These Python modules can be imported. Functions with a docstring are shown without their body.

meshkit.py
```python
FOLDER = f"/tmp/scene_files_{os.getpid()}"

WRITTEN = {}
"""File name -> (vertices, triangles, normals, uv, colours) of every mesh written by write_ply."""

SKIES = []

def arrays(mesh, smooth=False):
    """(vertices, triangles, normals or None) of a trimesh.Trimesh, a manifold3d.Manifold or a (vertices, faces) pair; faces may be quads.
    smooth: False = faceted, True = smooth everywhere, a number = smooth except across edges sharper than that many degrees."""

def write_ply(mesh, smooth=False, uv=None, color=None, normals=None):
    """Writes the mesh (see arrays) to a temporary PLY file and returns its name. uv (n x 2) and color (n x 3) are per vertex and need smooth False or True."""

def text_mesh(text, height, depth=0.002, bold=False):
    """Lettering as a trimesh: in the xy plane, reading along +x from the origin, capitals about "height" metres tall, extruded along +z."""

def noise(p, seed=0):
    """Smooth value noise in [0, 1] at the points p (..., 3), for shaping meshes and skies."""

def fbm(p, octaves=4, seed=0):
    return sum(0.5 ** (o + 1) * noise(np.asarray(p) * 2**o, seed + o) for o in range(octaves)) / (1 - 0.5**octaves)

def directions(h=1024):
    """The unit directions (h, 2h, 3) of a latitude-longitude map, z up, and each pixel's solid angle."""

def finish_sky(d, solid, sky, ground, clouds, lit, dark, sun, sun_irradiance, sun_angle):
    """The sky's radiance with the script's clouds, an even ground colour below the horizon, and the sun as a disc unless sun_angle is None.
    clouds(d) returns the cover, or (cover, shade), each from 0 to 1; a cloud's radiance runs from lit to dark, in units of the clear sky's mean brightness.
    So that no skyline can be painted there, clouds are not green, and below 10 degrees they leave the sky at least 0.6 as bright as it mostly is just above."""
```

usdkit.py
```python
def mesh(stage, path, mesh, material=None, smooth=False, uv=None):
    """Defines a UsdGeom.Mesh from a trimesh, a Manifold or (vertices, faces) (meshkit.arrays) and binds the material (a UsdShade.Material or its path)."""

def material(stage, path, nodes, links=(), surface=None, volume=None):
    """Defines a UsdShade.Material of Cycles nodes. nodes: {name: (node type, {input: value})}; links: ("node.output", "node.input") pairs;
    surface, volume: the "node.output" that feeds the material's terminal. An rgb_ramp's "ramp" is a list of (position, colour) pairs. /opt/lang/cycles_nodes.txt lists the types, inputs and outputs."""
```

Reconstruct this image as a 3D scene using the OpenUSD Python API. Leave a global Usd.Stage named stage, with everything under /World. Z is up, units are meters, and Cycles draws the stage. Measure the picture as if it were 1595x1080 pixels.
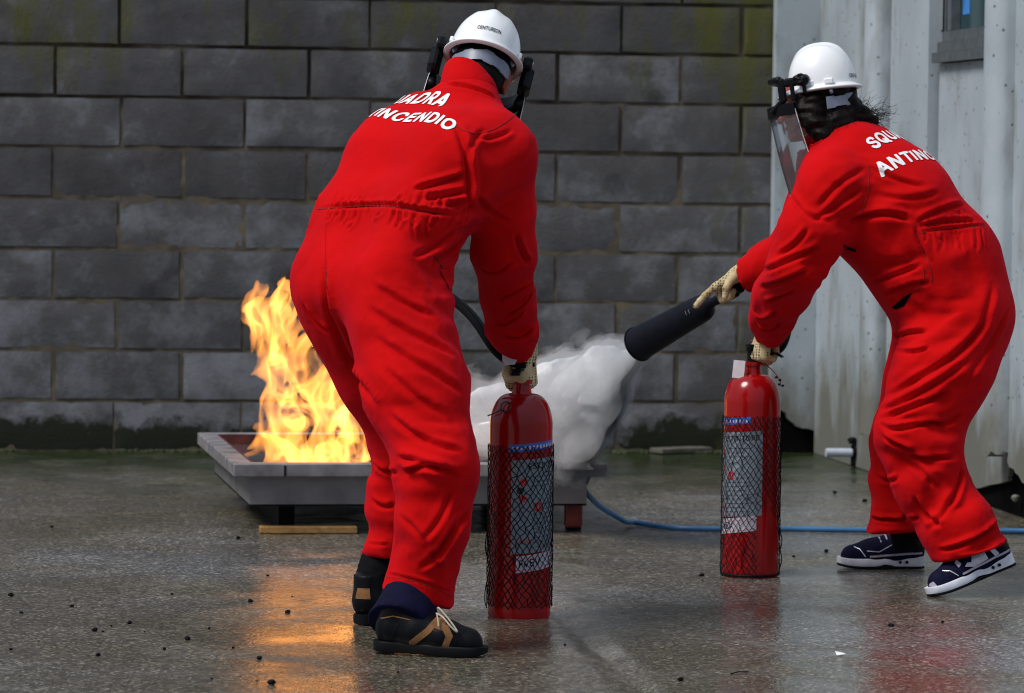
import math, random
import numpy as np, trimesh, usdkit, meshkit
from scipy import ndimage, sparse
from scipy.spatial import cKDTree
from shapely.geometry import Polygon, LineString, Point, box as sbox
from shapely import affinity
from shapely.ops import unary_union
from pxr import Usd, UsdGeom, UsdLux, UsdShade, Sdf, Gf, Vt

stage = Usd.Stage.CreateInMemory()
UsdGeom.SetStageUpAxis(stage, 'Z'); UsdGeom.SetStageMetersPerUnit(stage, 1.0)
UsdGeom.Xform.Define(stage, '/World'); UsdGeom.Scope.Define(stage, '/World/Looks')

# ------------------------------------------------------------------ camera, sky, sun, exposure
FPX, W0, H0 = 6000.0, 1595.0, 1080.0
PITCH, ROLL, CAMH = 0.0463246, 0.0119636, 1.1369
_f = np.array([0, math.cos(PITCH), -math.sin(PITCH)]); _u = np.array([0, math.sin(PITCH), math.cos(PITCH)]); _r = np.array([1.0, 0, 0])
RR = math.cos(ROLL) * _r + math.sin(ROLL) * _u
UU = -math.sin(ROLL) * _r + math.cos(ROLL) * _u
CAM = np.array([0, 0, CAMH])
cam = UsdGeom.Camera.Define(stage, '/World/camera')
m4 = np.eye(4); m4[0, :3] = RR; m4[1, :3] = UU; m4[2, :3] = -_f; m4[3, :3] = CAM
cam.AddTransformOp().Set(Gf.Matrix4d(m4.tolist()))
cam.CreateHorizontalApertureAttr(36.0)
cam.CreateFocalLengthAttr(36.0 * FPX / W0)
cam.CreateFStopAttr(7.0); cam.CreateFocusDistanceAttr(9.75)
cam.CreateClippingRangeAttr(Gf.Vec2f(0.05, 2000))
cam.CreateExposureAttr(0.95)
SUN_EL, SUN_ROT = math.radians(52), math.radians(238)      # high, behind the camera and to its left
sd = np.array([math.cos(SUN_EL) * math.sin(SUN_ROT), math.cos(SUN_EL) * math.cos(SUN_ROT), math.sin(SUN_EL)])
dome = UsdLux.DomeLight.Define(stage, '/World/sky')
skym = usdkit.material(stage, '/World/Looks/sky_look', {
    'sky': ('sky_texture', {'sky_type': 'single_scattering', 'sun_disc': False, 'sun_elevation': SUN_EL, 'sun_rotation': SUN_ROT, 'aerosol_density': 2.0}),
    'tc': ('texture_coordinate', {}),
    'n': ('noise_texture', {'scale': 2.2, 'detail': 5.0, 'roughness': 0.55}),
    'ramp': ('rgb_ramp', {'ramp': [(0.3, (1.60, 1.95, 2.5)), (0.7, (2.5, 2.85, 3.4))]}),
    'sz': ('separate_xyz', {}), 'cie': ('map_range', {'from_min': 0.0, 'from_max': 1.0, 'to_min': 0.38, 'to_max': 1.32, 'clamp': True}), 'cm': ('vector_math', {'math_type': 'scale'}),
    'mix': ('mix_color', {'fac': 0.82, 'use_clamp': False}),
    'bg': ('background_shader', {'strength': 0.1})},
    [('tc.generated', 'n.vector'), ('n.fac', 'ramp.fac'), ('sky.color', 'mix.a'), ('tc.generated', 'sz.vector'), ('sz.z', 'cie.value'), ('ramp.color', 'cm.vector1'), ('cie.result', 'cm.scale'), ('cm.vector', 'mix.b'), ('mix.result', 'bg.color')], surface='bg.background')
UsdShade.MaterialBindingAPI.Apply(dome.GetPrim()).Bind(skym)
for k, v in (('kind', 'structure'), ('label', 'grey overcast sky over the yard'), ('category', 'sky')):
    dome.GetPrim().SetCustomDataByKey(k, v)
sun = UsdLux.DistantLight.Define(stage, '/World/sun')
sun.CreateIntensityAttr(0.40); sun.CreateAngleAttr(22.0); sun.CreateNormalizeAttr(True); sun.CreateColorAttr(Gf.Vec3f(1.0, 0.97, 0.93))
zq = np.array([0, 0, 1.0]); xa = np.cross(zq, sd); xa /= np.linalg.norm(xa); ya = np.cross(sd, xa)
ms = np.eye(4); ms[0, :3] = xa; ms[1, :3] = ya; ms[2, :3] = sd
sun.AddTransformOp().Set(Gf.Matrix4d(ms.tolist()))

# ------------------------------------------------------------------ helpers
def ray(px, py):
    return _f + RR * (px - W0 / 2) / FPX - UU * (py - H0 / 2) / FPX
def P(px, py, d):
    r = ray(px, py); return CAM + r * (d / r[1])
def G(px, py, z=0.0):
    r = ray(px, py); return CAM + r * ((z - CAMH) / r[2])

_taken = {}
def path_for(parent, name):
    base = '/World' if parent is None else str(parent.GetPath())
    n = _taken.get((base, name), 0); _taken[(base, name)] = n + 1
    return f'{base}/{name}' if n == 0 else f'{base}/{name}_{n:03d}'
def tag(p, label=None, cat=None, group=None, kind=None):
    for k, v in (('label', label), ('category', cat), ('group', group), ('kind', kind)):
        if v: p.SetCustomDataByKey(k, v)
    return p
def thing(name, label, cat, loc=(0, 0, 0), group=None, kind=None):
    x = UsdGeom.Xform.Define(stage, path_for(None, name)); x.AddTranslateOp().Set(Gf.Vec3d(*map(float, loc)))
    p = x.GetPrim(); tag(p, label, cat, group, kind); LOC[str(p.GetPath())] = np.array(loc, float)
    return p
LOC = {}
def org(parent):
    if parent is None: return np.zeros(3)
    s = str(parent.GetPath()); top = '/'.join(s.split('/')[:3])
    return LOC.get(top, np.zeros(3))
def obj(name, mesh, m, parent=None, smooth=35, label=None, world=True):
    """mesh in world coordinates; stored relative to its thing's base"""
    v, f = (mesh.vertices, mesh.faces) if hasattr(mesh, 'vertices') else mesh
    v = np.asarray(v, float)
    if world: v = v - org(parent)
    f = np.asarray(f)
    if smooth is True and f.shape[1] == 4: f = np.vstack([f[:, [0, 1, 2]], f[:, [0, 2, 3]]])
    g = usdkit.mesh(stage, path_for(parent, name), (v, f), M[m] if isinstance(m, str) else m, smooth=smooth).GetPrim()
    if label: tag(g, label)
    return g
cat = trimesh.util.concatenate
def tm(v, f): return trimesh.Trimesh(np.asarray(v, float), np.asarray(f), process=False)
def box(size, center=(0, 0, 0), R=None, bev=0.0):
    if bev > 0:
        s = np.array(size) / 2.0; pts = []
        for sx in (-1, 1):
            for sy in (-1, 1):
                for sz in (-1, 1):
                    c = np.array([sx, sy, sz]) * s
                    for a in range(3):
                        q = c.copy()
                        for b in range(3):
                            if b != a: q[b] -= np.sign(c[b]) * bev
                        pts.append(q)
        b = trimesh.convex.convex_hull(np.array(pts))
    else:
        b = trimesh.creation.box(size)
    if R is not None: b.vertices = b.vertices @ np.asarray(R).T
    b.vertices += np.asarray(center); return b
def tube(pts, rad, sides=10, cap=True):
    p = np.asarray(pts, float); n = len(p)
    rad = np.broadcast_to(np.asarray(rad, float), (n,))
    t = np.gradient(p, axis=0); t /= np.linalg.norm(t, axis=1, keepdims=True) + 1e-12
    a = np.cross(t[0], [0, 0, 1.0]);
    if np.linalg.norm(a) < 1e-3: a = np.cross(t[0], [1.0, 0, 0])
    A = []
    for i in range(n):
        a = a - t[i] * (a @ t[i]); a /= np.linalg.norm(a); A.append(a.copy())
    A = np.array(A); B = np.cross(t, A)
    an = np.arange(sides) * 2 * np.pi / sides
    v = p[:, None] + rad[:, None, None] * (np.cos(an)[None, :, None] * A[:, None] + np.sin(an)[None, :, None] * B[:, None])
    v = v.reshape(-1, 3); f = []
    for i in range(n - 1):
        for j in range(sides):
            q = [i * sides + j, i * sides + (j + 1) % sides, (i + 1) * sides + (j + 1) % sides, (i + 1) * sides + j]
            f += [[q[0], q[1], q[2]], [q[0], q[2], q[3]]]
    if cap:
        k = len(v); v = np.vstack([v, p[0], p[-1]])
        for j in range(sides):
            f += [[k, (j + 1) % sides, j], [k + 1, (n - 1) * sides + j, (n - 1) * sides + (j + 1) % sides]]
    return tm(v, f)
def spline(pts, n=40):
    from scipy.interpolate import CubicSpline
    p = np.asarray(pts, float); d = np.r_[0, np.cumsum(np.linalg.norm(np.diff(p, axis=0), axis=1))]
    return CubicSpline(d, p)(np.linspace(0, d[-1], n))
def lathe(prof, sides=48, axis_o=(0, 0, 0)):
    """prof: list of (r, z)"""
    pr = np.asarray(prof, float); an = np.arange(sides) * 2 * np.pi / sides; n = len(pr)
    v = np.stack([pr[:, None, 0] * np.cos(an), pr[:, None, 0] * np.sin(an), np.repeat(pr[:, 1:], sides, 1)], -1).reshape(-1, 3)
    f = []
    for i in range(n - 1):
        for j in range(sides):
            q = [i * sides + j, i * sides + (j + 1) % sides, (i + 1) * sides + (j + 1) % sides, (i + 1) * sides + j]
            f += [[q[0], q[1], q[2]], [q[0], q[2], q[3]]]
    return tm(v + np.asarray(axis_o), f)
def frame(z, x=None):
    """rotation matrix whose columns are x, y, z axes"""
    z = np.asarray(z, float); z = z / np.linalg.norm(z)
    x = np.array([1.0, 0, 0]) if x is None else np.asarray(x, float)
    x = x - z * (x @ z); x /= np.linalg.norm(x)
    return np.stack([x, np.cross(z, x), z], 1)
def place(mesh, R, o):
    q = mesh.copy(); q.vertices = q.vertices @ np.asarray(R).T + np.asarray(o); return q
def poly3(poly, depth, R, o):
    """extrude a 2-D polygon (local x, y) along local z, then place"""
    polys = getattr(poly, 'geoms', [poly])
    return place(cat([trimesh.creation.extrude_polygon(g, depth, engine='earcut') for g in polys]), R, o)

# ------------------------------------------------------------------ materials
M = {}
def mat(name, nodes, links=(), surface='p.BSDF', volume=None):
    M[name] = usdkit.material(stage, '/World/Looks/' + name, nodes, links, surface=surface, volume=volume)
def simple(name, c, rough=0.5, var=0.25, scale=30, bump=0.0, bscale=200, **kw):
    nodes = {'g': ('geometry', {}), 'n': ('noise_texture', {'scale': scale, 'detail': 4.0}),
             'r': ('rgb_ramp', {'ramp': [(0.3, tuple(x * (1 - var) for x in c)), (0.7, tuple(min(1, x * (1 + var)) for x in c))]}),
             'p': ('principled_bsdf', {'roughness': rough, **kw})}
    links = [('g.position', 'n.vector'), ('n.fac', 'r.fac'), ('r.color', 'p.base_color')]
    if bump:
        nodes['bn'] = ('noise_texture', {'scale': bscale, 'detail': 3.0}); nodes['b'] = ('bump', {'strength': bump, 'distance': 0.002})
        links += [('g.position', 'bn.vector'), ('bn.fac', 'b.height'), ('b.normal', 'p.normal')]
    mat(name, nodes, links)

# ground: wet, pitted concrete with exposed grains, the palest standing in for wet glints
mat('wet_concrete', {
    'g': ('geometry', {}),
    'n1': ('noise_texture', {'scale': 0.62, 'detail': 8.0, 'roughness': 0.62}),
    'n2': ('noise_texture', {'scale': 2.1, 'detail': 7.0, 'roughness': 0.62, 'distortion': 0.7}),
    'c1': ('rgb_ramp', {'ramp': [(0.30, (0.050, 0.043, 0.025)), (0.42, (0.096, 0.084, 0.058)), (0.54, (0.118, 0.107, 0.088)), (0.68, (0.150, 0.150, 0.152))]}),
    'v': ('voronoi_texture', {'scale': 135.0}), 'vc': ('rgb_to_bw', {}),
    'gr': ('rgb_ramp', {'ramp': [(0.0, (0.12, 0.12, 0.12)), (0.30, (0.45, 0.44, 0.43)), (0.55, (0.80, 0.79, 0.77)), (0.74, (1.3, 1.3, 1.28)), (1.0, (4.2, 4.2, 4.2))]}),
    'mul': ('mix_color', {'blend_type': 'multiply', 'fac': 0.90, 'use_clamp': False}),
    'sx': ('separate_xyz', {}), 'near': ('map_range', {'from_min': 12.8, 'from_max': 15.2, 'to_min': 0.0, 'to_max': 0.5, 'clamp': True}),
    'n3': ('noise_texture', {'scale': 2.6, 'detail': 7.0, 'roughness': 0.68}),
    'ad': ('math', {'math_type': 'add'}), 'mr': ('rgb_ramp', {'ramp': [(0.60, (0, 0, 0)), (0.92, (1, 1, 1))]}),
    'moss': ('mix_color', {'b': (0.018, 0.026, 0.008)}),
    'rw': ('rgb_ramp', {'ramp': [(0.36, (0.09, 0.09, 0.09)), (0.50, (0.20, 0.20, 0.20)), (0.62, (0.36, 0.36, 0.36)), (0.78, (0.55, 0.55, 0.55))]}),
    'bn': ('voronoi_texture', {'scale': 130.0}), 'bn2': ('noise_texture', {'scale': 26.0, 'detail': 5.0}),
    'bs': ('math', {'math_type': 'multiply_add', 'value2': 0.55}), 'bst': ('map_range', {'from_min': 0.10, 'from_max': 0.5, 'to_min': 0.12, 'to_max': 0.75}),
    'b': ('bump', {'distance': 0.004}),
    'p': ('principled_bsdf', {'specular_ior_level': 0.62})},
    [('g.position', 'n1.vector'), ('g.position', 'n2.vector'), ('n1.fac', 'c1.fac'), ('g.position', 'v.vector'), ('v.color', 'vc.color'), ('vc.val', 'gr.fac'),
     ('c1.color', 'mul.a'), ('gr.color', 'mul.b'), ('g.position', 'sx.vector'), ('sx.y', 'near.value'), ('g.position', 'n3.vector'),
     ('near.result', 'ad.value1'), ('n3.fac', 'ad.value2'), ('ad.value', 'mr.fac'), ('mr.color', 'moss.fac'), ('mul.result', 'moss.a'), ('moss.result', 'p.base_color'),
     ('n2.fac', 'rw.fac'), ('rw.color', 'p.roughness'), ('g.position', 'bn.vector'), ('g.position', 'bn2.vector'), ('bn.distance', 'bs.value1'), ('bn2.fac', 'bs.value3'),
     ('bs.value', 'b.height'), ('rw.color', 'bst.value'), ('bst.result', 'b.strength'), ('b.normal', 'p.normal')])
# concrete blocks
def block_look(name, base, light):
    mat(name, {
        'g': ('geometry', {}), 'o': ('object_info', {}), 'sx': ('separate_xyz', {}),
        'n1': ('noise_texture', {'scale': 4.2, 'detail': 7.0, 'roughness': 0.68}), 'ez': ('map_range', {'from_min': 1.35, 'from_max': 0.35, 'to_min': -0.05, 'to_max': 0.09, 'clamp': True}), 'eo': ('map_range', {'from_min': 0.0, 'from_max': 1.0, 'to_min': -0.038, 'to_max': 0.038}), 'ea': ('math', {'math_type': 'add'}), 'eb': ('math', {'math_type': 'add'}),
        'c': ('rgb_ramp', {'ramp': [(0.32, tuple(x * 0.70 for x in base)), (0.52, base), (0.66, light), (0.82, tuple(1.30 * x for x in light))]}),
        'rv': ('map_range', {'from_min': 0.0, 'from_max': 1.0, 'to_min': 0.84, 'to_max': 1.14}),
        'mv': ('vector_math', {'math_type': 'scale'}),
        'n2': ('noise_texture', {'scale': 3.1, 'detail': 6.0, 'roughness': 0.6}),
        # damp dark blotches
        'dr': ('rgb_ramp', {'ramp': [(0.60, (0, 0, 0)), (0.72, (0.8, 0.8, 0.8))]}), 'dk': ('mix_color', {'b': (0.026, 0.025, 0.03)}),
        # algae at the foot, which turns blacker towards both ends, and at the wet corner
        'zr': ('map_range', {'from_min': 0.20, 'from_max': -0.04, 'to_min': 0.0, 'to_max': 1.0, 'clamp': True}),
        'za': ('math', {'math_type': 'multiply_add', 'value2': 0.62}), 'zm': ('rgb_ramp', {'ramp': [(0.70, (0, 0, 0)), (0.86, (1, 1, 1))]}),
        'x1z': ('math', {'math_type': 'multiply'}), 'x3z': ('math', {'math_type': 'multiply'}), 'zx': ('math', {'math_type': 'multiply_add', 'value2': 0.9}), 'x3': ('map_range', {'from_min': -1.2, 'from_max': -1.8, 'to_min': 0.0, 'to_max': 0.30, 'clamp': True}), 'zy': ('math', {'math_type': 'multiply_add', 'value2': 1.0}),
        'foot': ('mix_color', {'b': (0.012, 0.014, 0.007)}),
        'n5': ('noise_texture', {'scale': 7.0, 'detail': 6.0, 'roughness': 0.7}), 'n4': ('noise_texture', {'scale': 4.0, 'detail': 6.0, 'roughness': 0.65}), 'mp': ('mapping', {'mapping_type': 'point', 'scale': (2.2, 1.0, 0.55)}),
        'x1': ('map_range', {'from_min': 0.45, 'from_max': 0.95, 'to_min': 0.0, 'to_max': 0.5, 'clamp': True}),
        'z1': ('map_range', {'from_min': 1.2, 'from_max': 1.62, 'to_min': 0.0, 'to_max': 0.5, 'clamp': True}),
        'xz': ('math', {'math_type': 'add'}), 'ma': ('math', {'math_type': 'multiply_add', 'value2': 0.36}),
        'mm': ('rgb_ramp', {'ramp': [(0.68, (0, 0, 0)), (0.90, (0.9, 0.9, 0.9))]}),
        'mo': ('mix_color', {'b': (0.075, 0.078, 0.012)}), 'sc': ('math', {'math_type': 'multiply', 'value2': 0.9}),
        'v': ('noise_texture', {'scale': 75.0, 'detail': 5.0, 'roughness': 0.75}), 'bb': ('bump', {'strength': 0.65, 'distance': 0.006}),
        'p': ('principled_bsdf', {'roughness': 0.85, 'specular_ior_level': 0.3})},
        [('g.position', 'n1.vector'), ('sx.z', 'ez.value'), ('o.random', 'eo.value'), ('ez.result', 'ea.value1'), ('eo.result', 'ea.value2'), ('ea.value', 'eb.value1'), ('n1.fac', 'eb.value2'), ('eb.value', 'c.fac'), ('o.random', 'rv.value'), ('c.color', 'mv.vector1'), ('rv.result', 'mv.scale'),
         ('g.position', 'n2.vector'), ('n2.fac', 'dr.fac'), ('dr.color', 'dk.fac'), ('mv.vector', 'dk.a'),
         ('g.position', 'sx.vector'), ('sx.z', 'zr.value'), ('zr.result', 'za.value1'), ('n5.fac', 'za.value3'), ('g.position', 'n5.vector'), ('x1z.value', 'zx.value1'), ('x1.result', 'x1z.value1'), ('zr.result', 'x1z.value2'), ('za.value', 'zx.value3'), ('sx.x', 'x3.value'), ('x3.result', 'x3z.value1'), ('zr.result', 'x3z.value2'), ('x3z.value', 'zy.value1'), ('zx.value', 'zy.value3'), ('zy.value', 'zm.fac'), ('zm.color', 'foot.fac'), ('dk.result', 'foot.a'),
         ('g.position', 'mp.vector'), ('mp.vector', 'n4.vector'), ('sx.x', 'x1.value'), ('sx.z', 'z1.value'), ('x1.result', 'xz.value1'), ('z1.result', 'xz.value2'),
         ('xz.value', 'ma.value1'), ('n4.fac', 'ma.value3'), ('ma.value', 'sc.value1'), ('ma.value', 'mm.fac'), ('mm.color', 'mo.fac'), ('foot.result', 'mo.a'), ('mo.result', 'p.base_color'),
         ('g.position', 'v.vector'), ('v.fac', 'bb.height'), ('bb.normal', 'p.normal')])
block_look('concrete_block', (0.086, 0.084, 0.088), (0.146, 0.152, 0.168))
simple('mortar', (0.090, 0.073, 0.050), 0.9, 0.5, 9, 0.6, 120)
# precast facade: pale grey-blue paint, weathered
mat('facade', {
    'g': ('geometry', {}), 'n': ('noise_texture', {'scale': 2.0, 'detail': 6.0, 'roughness': 0.6}),
    'mp': ('mapping', {'mapping_type': 'point', 'scale': (2.6, 2.6, 1.0)}), 'n2': ('noise_texture', {'scale': 2.2, 'detail': 5.0, 'roughness': 0.6}),
    'c': ('rgb_ramp', {'ramp': [(0.3, (0.29, 0.335, 0.365)), (0.7, (0.40, 0.455, 0.49))]}),
    'r2': ('rgb_ramp', {'ramp': [(0.52, (0, 0, 0)), (0.85, (0.35, 0.35, 0.35))]}), 'st': ('mix_color', {'b': (0.20, 0.20, 0.17)}),
    'v': ('voronoi_texture', {'scale': 22.0}), 'n3': ('noise_texture', {'scale': 3.0, 'detail': 3.0}), 'vs': ('math', {'math_type': 'subtract'}),
    'vr': ('rgb_ramp', {'ramp': [(0.0, (0.9, 0.9, 0.9)), (0.10, (0.8, 0.8, 0.8)), (0.14, (0, 0, 0))]}), 'pit': ('mix_color', {'b': (0.06, 0.065, 0.06)}),
    'sx': ('separate_xyz', {}), 'zr': ('map_range', {'from_min': 0.55, 'from_max': 0.0, 'to_min': 0.0, 'to_max': 0.5, 'clamp': True}), 'za': ('math', {'math_type': 'add'}),
    'zm': ('rgb_ramp', {'ramp': [(0.52, (0, 0, 0)), (0.85, (0.9, 0.9, 0.9))]}), 'low': ('mix_color', {'b': (0.12, 0.115, 0.09)}),
    'b': ('bump', {'strength': 0.3, 'distance': 0.003}), 'bn': ('noise_texture', {'scale': 60.0, 'detail': 4.0}),
    'p': ('principled_bsdf', {'roughness': 0.6})},
    [('g.position', 'n.vector'), ('n.fac', 'c.fac'), ('g.position', 'mp.vector'), ('mp.vector', 'n2.vector'), ('n2.fac', 'r2.fac'), ('r2.color', 'st.fac'), ('c.color', 'st.a'),
     ('g.position', 'v.vector'), ('g.position', 'n3.vector'), ('n3.fac', 'vs.value2'), ('v.distance', 'vs.value1'), ('v.distance', 'vr.fac'), ('vr.color', 'pit.fac'), ('st.result', 'pit.a'),
     ('g.position', 'sx.vector'), ('sx.z', 'zr.value'), ('zr.result', 'za.value1'), ('n2.fac', 'za.value2'), ('za.value', 'zm.fac'), ('zm.color', 'low.fac'), ('pit.result', 'low.a'), ('low.result', 'p.base_color'),
     ('g.position', 'bn.vector'), ('bn.fac', 'b.height'), ('b.normal', 'p.normal')])
simple('dark_void', (0.004, 0.004, 0.004), 0.9, 0.4, 12, specular_ior_level=0.02)  # near-black colour stands in for the shade inside hollows
simple('window_frame', (0.085, 0.098, 0.108), 0.5, 0.2, 30)
simple('window_dark', (0.018, 0.05, 0.055), 0.12, 0.3, 3)
simple('blue_sticker', (0.05, 0.22, 0.6), 0.4, 0.2, 30)
simple('white_plastic', (0.44, 0.49, 0.56), 0.35, 0.1, 20)
simple('black_rubber', (0.004, 0.004, 0.005), 0.55, 0.3, 40, specular_ior_level=0.13)
simple('tray_steel', (0.175, 0.165, 0.17), 0.6, 0.4, 13, 0.2, 90, metallic=0.15)
simple('tray_panel', (0.21, 0.20, 0.205), 0.42, 0.25, 9, metallic=0.4)
simple('rust_red', (0.075, 0.012, 0.010), 0.7, 0.6, 22)
simple('dark_steel', (0.008, 0.008, 0.008), 0.6, 0.4, 20, specular_ior_level=0.13)
simple('red_steel', (0.16, 0.02, 0.012), 0.5, 0.4, 40)
simple('tray_water', (0.05, 0.045, 0.045), 0.08, 0.4, 6)
simple('yellow_wood', (0.32, 0.17, 0.045), 0.7, 0.3, 40)
simple('blue_hose', (0.035, 0.13, 0.28), 0.35, 0.2, 10)
mat('flame', {'v': ('principled_volume', {'density': 0.0, 'emission_strength': 17.0, 'emission_color': (1.0, 0.35, 0.058)})}, surface=None, volume='v.volume')
mat('gas_thin', {'v': ('principled_volume', {'density': 8.0, 'color': (0.98, 0.985, 1.0)})}, surface=None, volume='v.volume')
mat('gas_haze', {'v': ('principled_volume', {'density': 3.2, 'color': (0.98, 0.985, 1.0)})}, surface=None, volume='v.volume')
mat('gas_dense', {'p': ('principled_bsdf', {'base_color': (0.945, 0.965, 1.0), 'roughness': 1.0, 'specular_ior_level': 0.0, 'subsurface_weight': 1.0, 'subsurface_scale': 0.22, 'subsurface_radius': (1.0, 1.0, 1.0)})})
mat('red_cloth', {
    'g': ('geometry', {}), 'n': ('noise_texture', {'scale': 6.0, 'detail': 4.0}), 'r': ('rgb_ramp', {'ramp': [(0.3, (0.44, 0.0017, 0.0014)), (0.7, (0.53, 0.0022, 0.0019))]}),
    'dn': ('noise_texture', {'scale': 9.0, 'detail': 3.0}), 'dv': ('vector_math', {'math_type': 'scale', 'scale': 0.10}), 'da': ('vector_math', {'math_type': 'add'}),
    'vo': ('voronoi_texture', {'scale': 15.0, 'feature': 'f1'}), 'v2': ('voronoi_texture', {'scale': 38.0, 'feature': 'f1'}),
    'w1': ('noise_texture', {'scale': 70.0, 'detail': 5.0, 'roughness': 0.65}), 'wv': ('noise_texture', {'scale': 420.0, 'detail': 1.0}),
    'wm': ('math', {'math_type': 'multiply', 'value2': 0.006}), 'h1': ('math', {'math_type': 'multiply_add', 'value2': 0.45}), 'h2': ('math', {'math_type': 'multiply_add', 'value2': 0.22}), 'h3': ('math', {'math_type': 'multiply_add', 'value2': 0.05}),
    'b': ('bump', {'strength': 0.40, 'distance': 0.010}),
    'p': ('principled_bsdf', {'roughness': 0.88, 'specular_ior_level': 0.07, 'sheen_weight': 0.08, 'sheen_roughness': 0.6, 'sheen_tint': (1.0, 0.08, 0.28)})},
    [('g.position', 'n.vector'), ('n.fac', 'r.fac'), ('r.color', 'p.base_color'), ('g.position', 'dn.vector'), ('dn.color', 'dv.vector1'), ('dv.vector', 'da.vector1'), ('g.position', 'da.vector2'),
     ('da.vector', 'vo.vector'), ('da.vector', 'v2.vector'), ('g.position', 'w1.vector'), ('g.position', 'wv.vector'), ('vo.distance', 'h1.value1'), ('v2.distance', 'h2.value1'), ('w1.fac', 'h3.value1'),
     ('h2.value', 'h1.value3'), ('h3.value', 'h2.value3'), ('wm.value', 'h3.value3'), ('wv.fac', 'wm.value1'), ('h1.value', 'b.height'), ('b.normal', 'p.normal')])
simple('helmet_white', (0.80, 0.81, 0.82), 0.28, 0.02, 10, coat_weight=0.3)
simple('black_plastic', (0.004, 0.0045, 0.006), 0.4, 0.3, 30, specular_ior_level=0.13)
simple('harness_grey', (0.17, 0.20, 0.26), 0.4, 0.15, 40)
simple('print_navy', (0.012, 0.016, 0.04), 0.5, 0.1, 40)
simple('print_white', (0.78, 0.78, 0.80), 0.6, 0.04, 40)
simple('skin', (0.27, 0.062, 0.036), 0.5, 0.15, 30, subsurface_weight=0.1)
simple('hair_black', (0.003, 0.0028, 0.0028), 0.5, 0.4, 120, 0.5, 160, specular_ior_level=0.12)
simple('hair_brown', (0.005, 0.003, 0.0025), 0.5, 0.4, 120, 0.5, 160, specular_ior_level=0.12)
mat('clear_visor', {'t': ('transparent_bsdf', {'color': (0.90, 0.92, 0.93)}), 'gl': ('glossy_bsdf', {'color': (0.55, 0.57, 0.6), 'roughness': 0.12}), 'd': ('diffuse_bsdf', {'color': (0.7, 0.74, 0.78)}), 'f': ('fresnel', {'IOR': 1.5}),
    'm0': ('mix_closure', {'fac': 0.06}), 'm': ('mix_closure', {})},
    [('t.BSDF', 'm0.closure1'), ('d.BSDF', 'm0.closure2'), ('f.fac', 'm.fac'), ('m0.closure', 'm.closure1'), ('gl.BSDF', 'm.closure2')], surface='m.closure')
simple('visor_edge', (0.55, 0.58, 0.60), 0.2, 0.05, 20)
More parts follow.
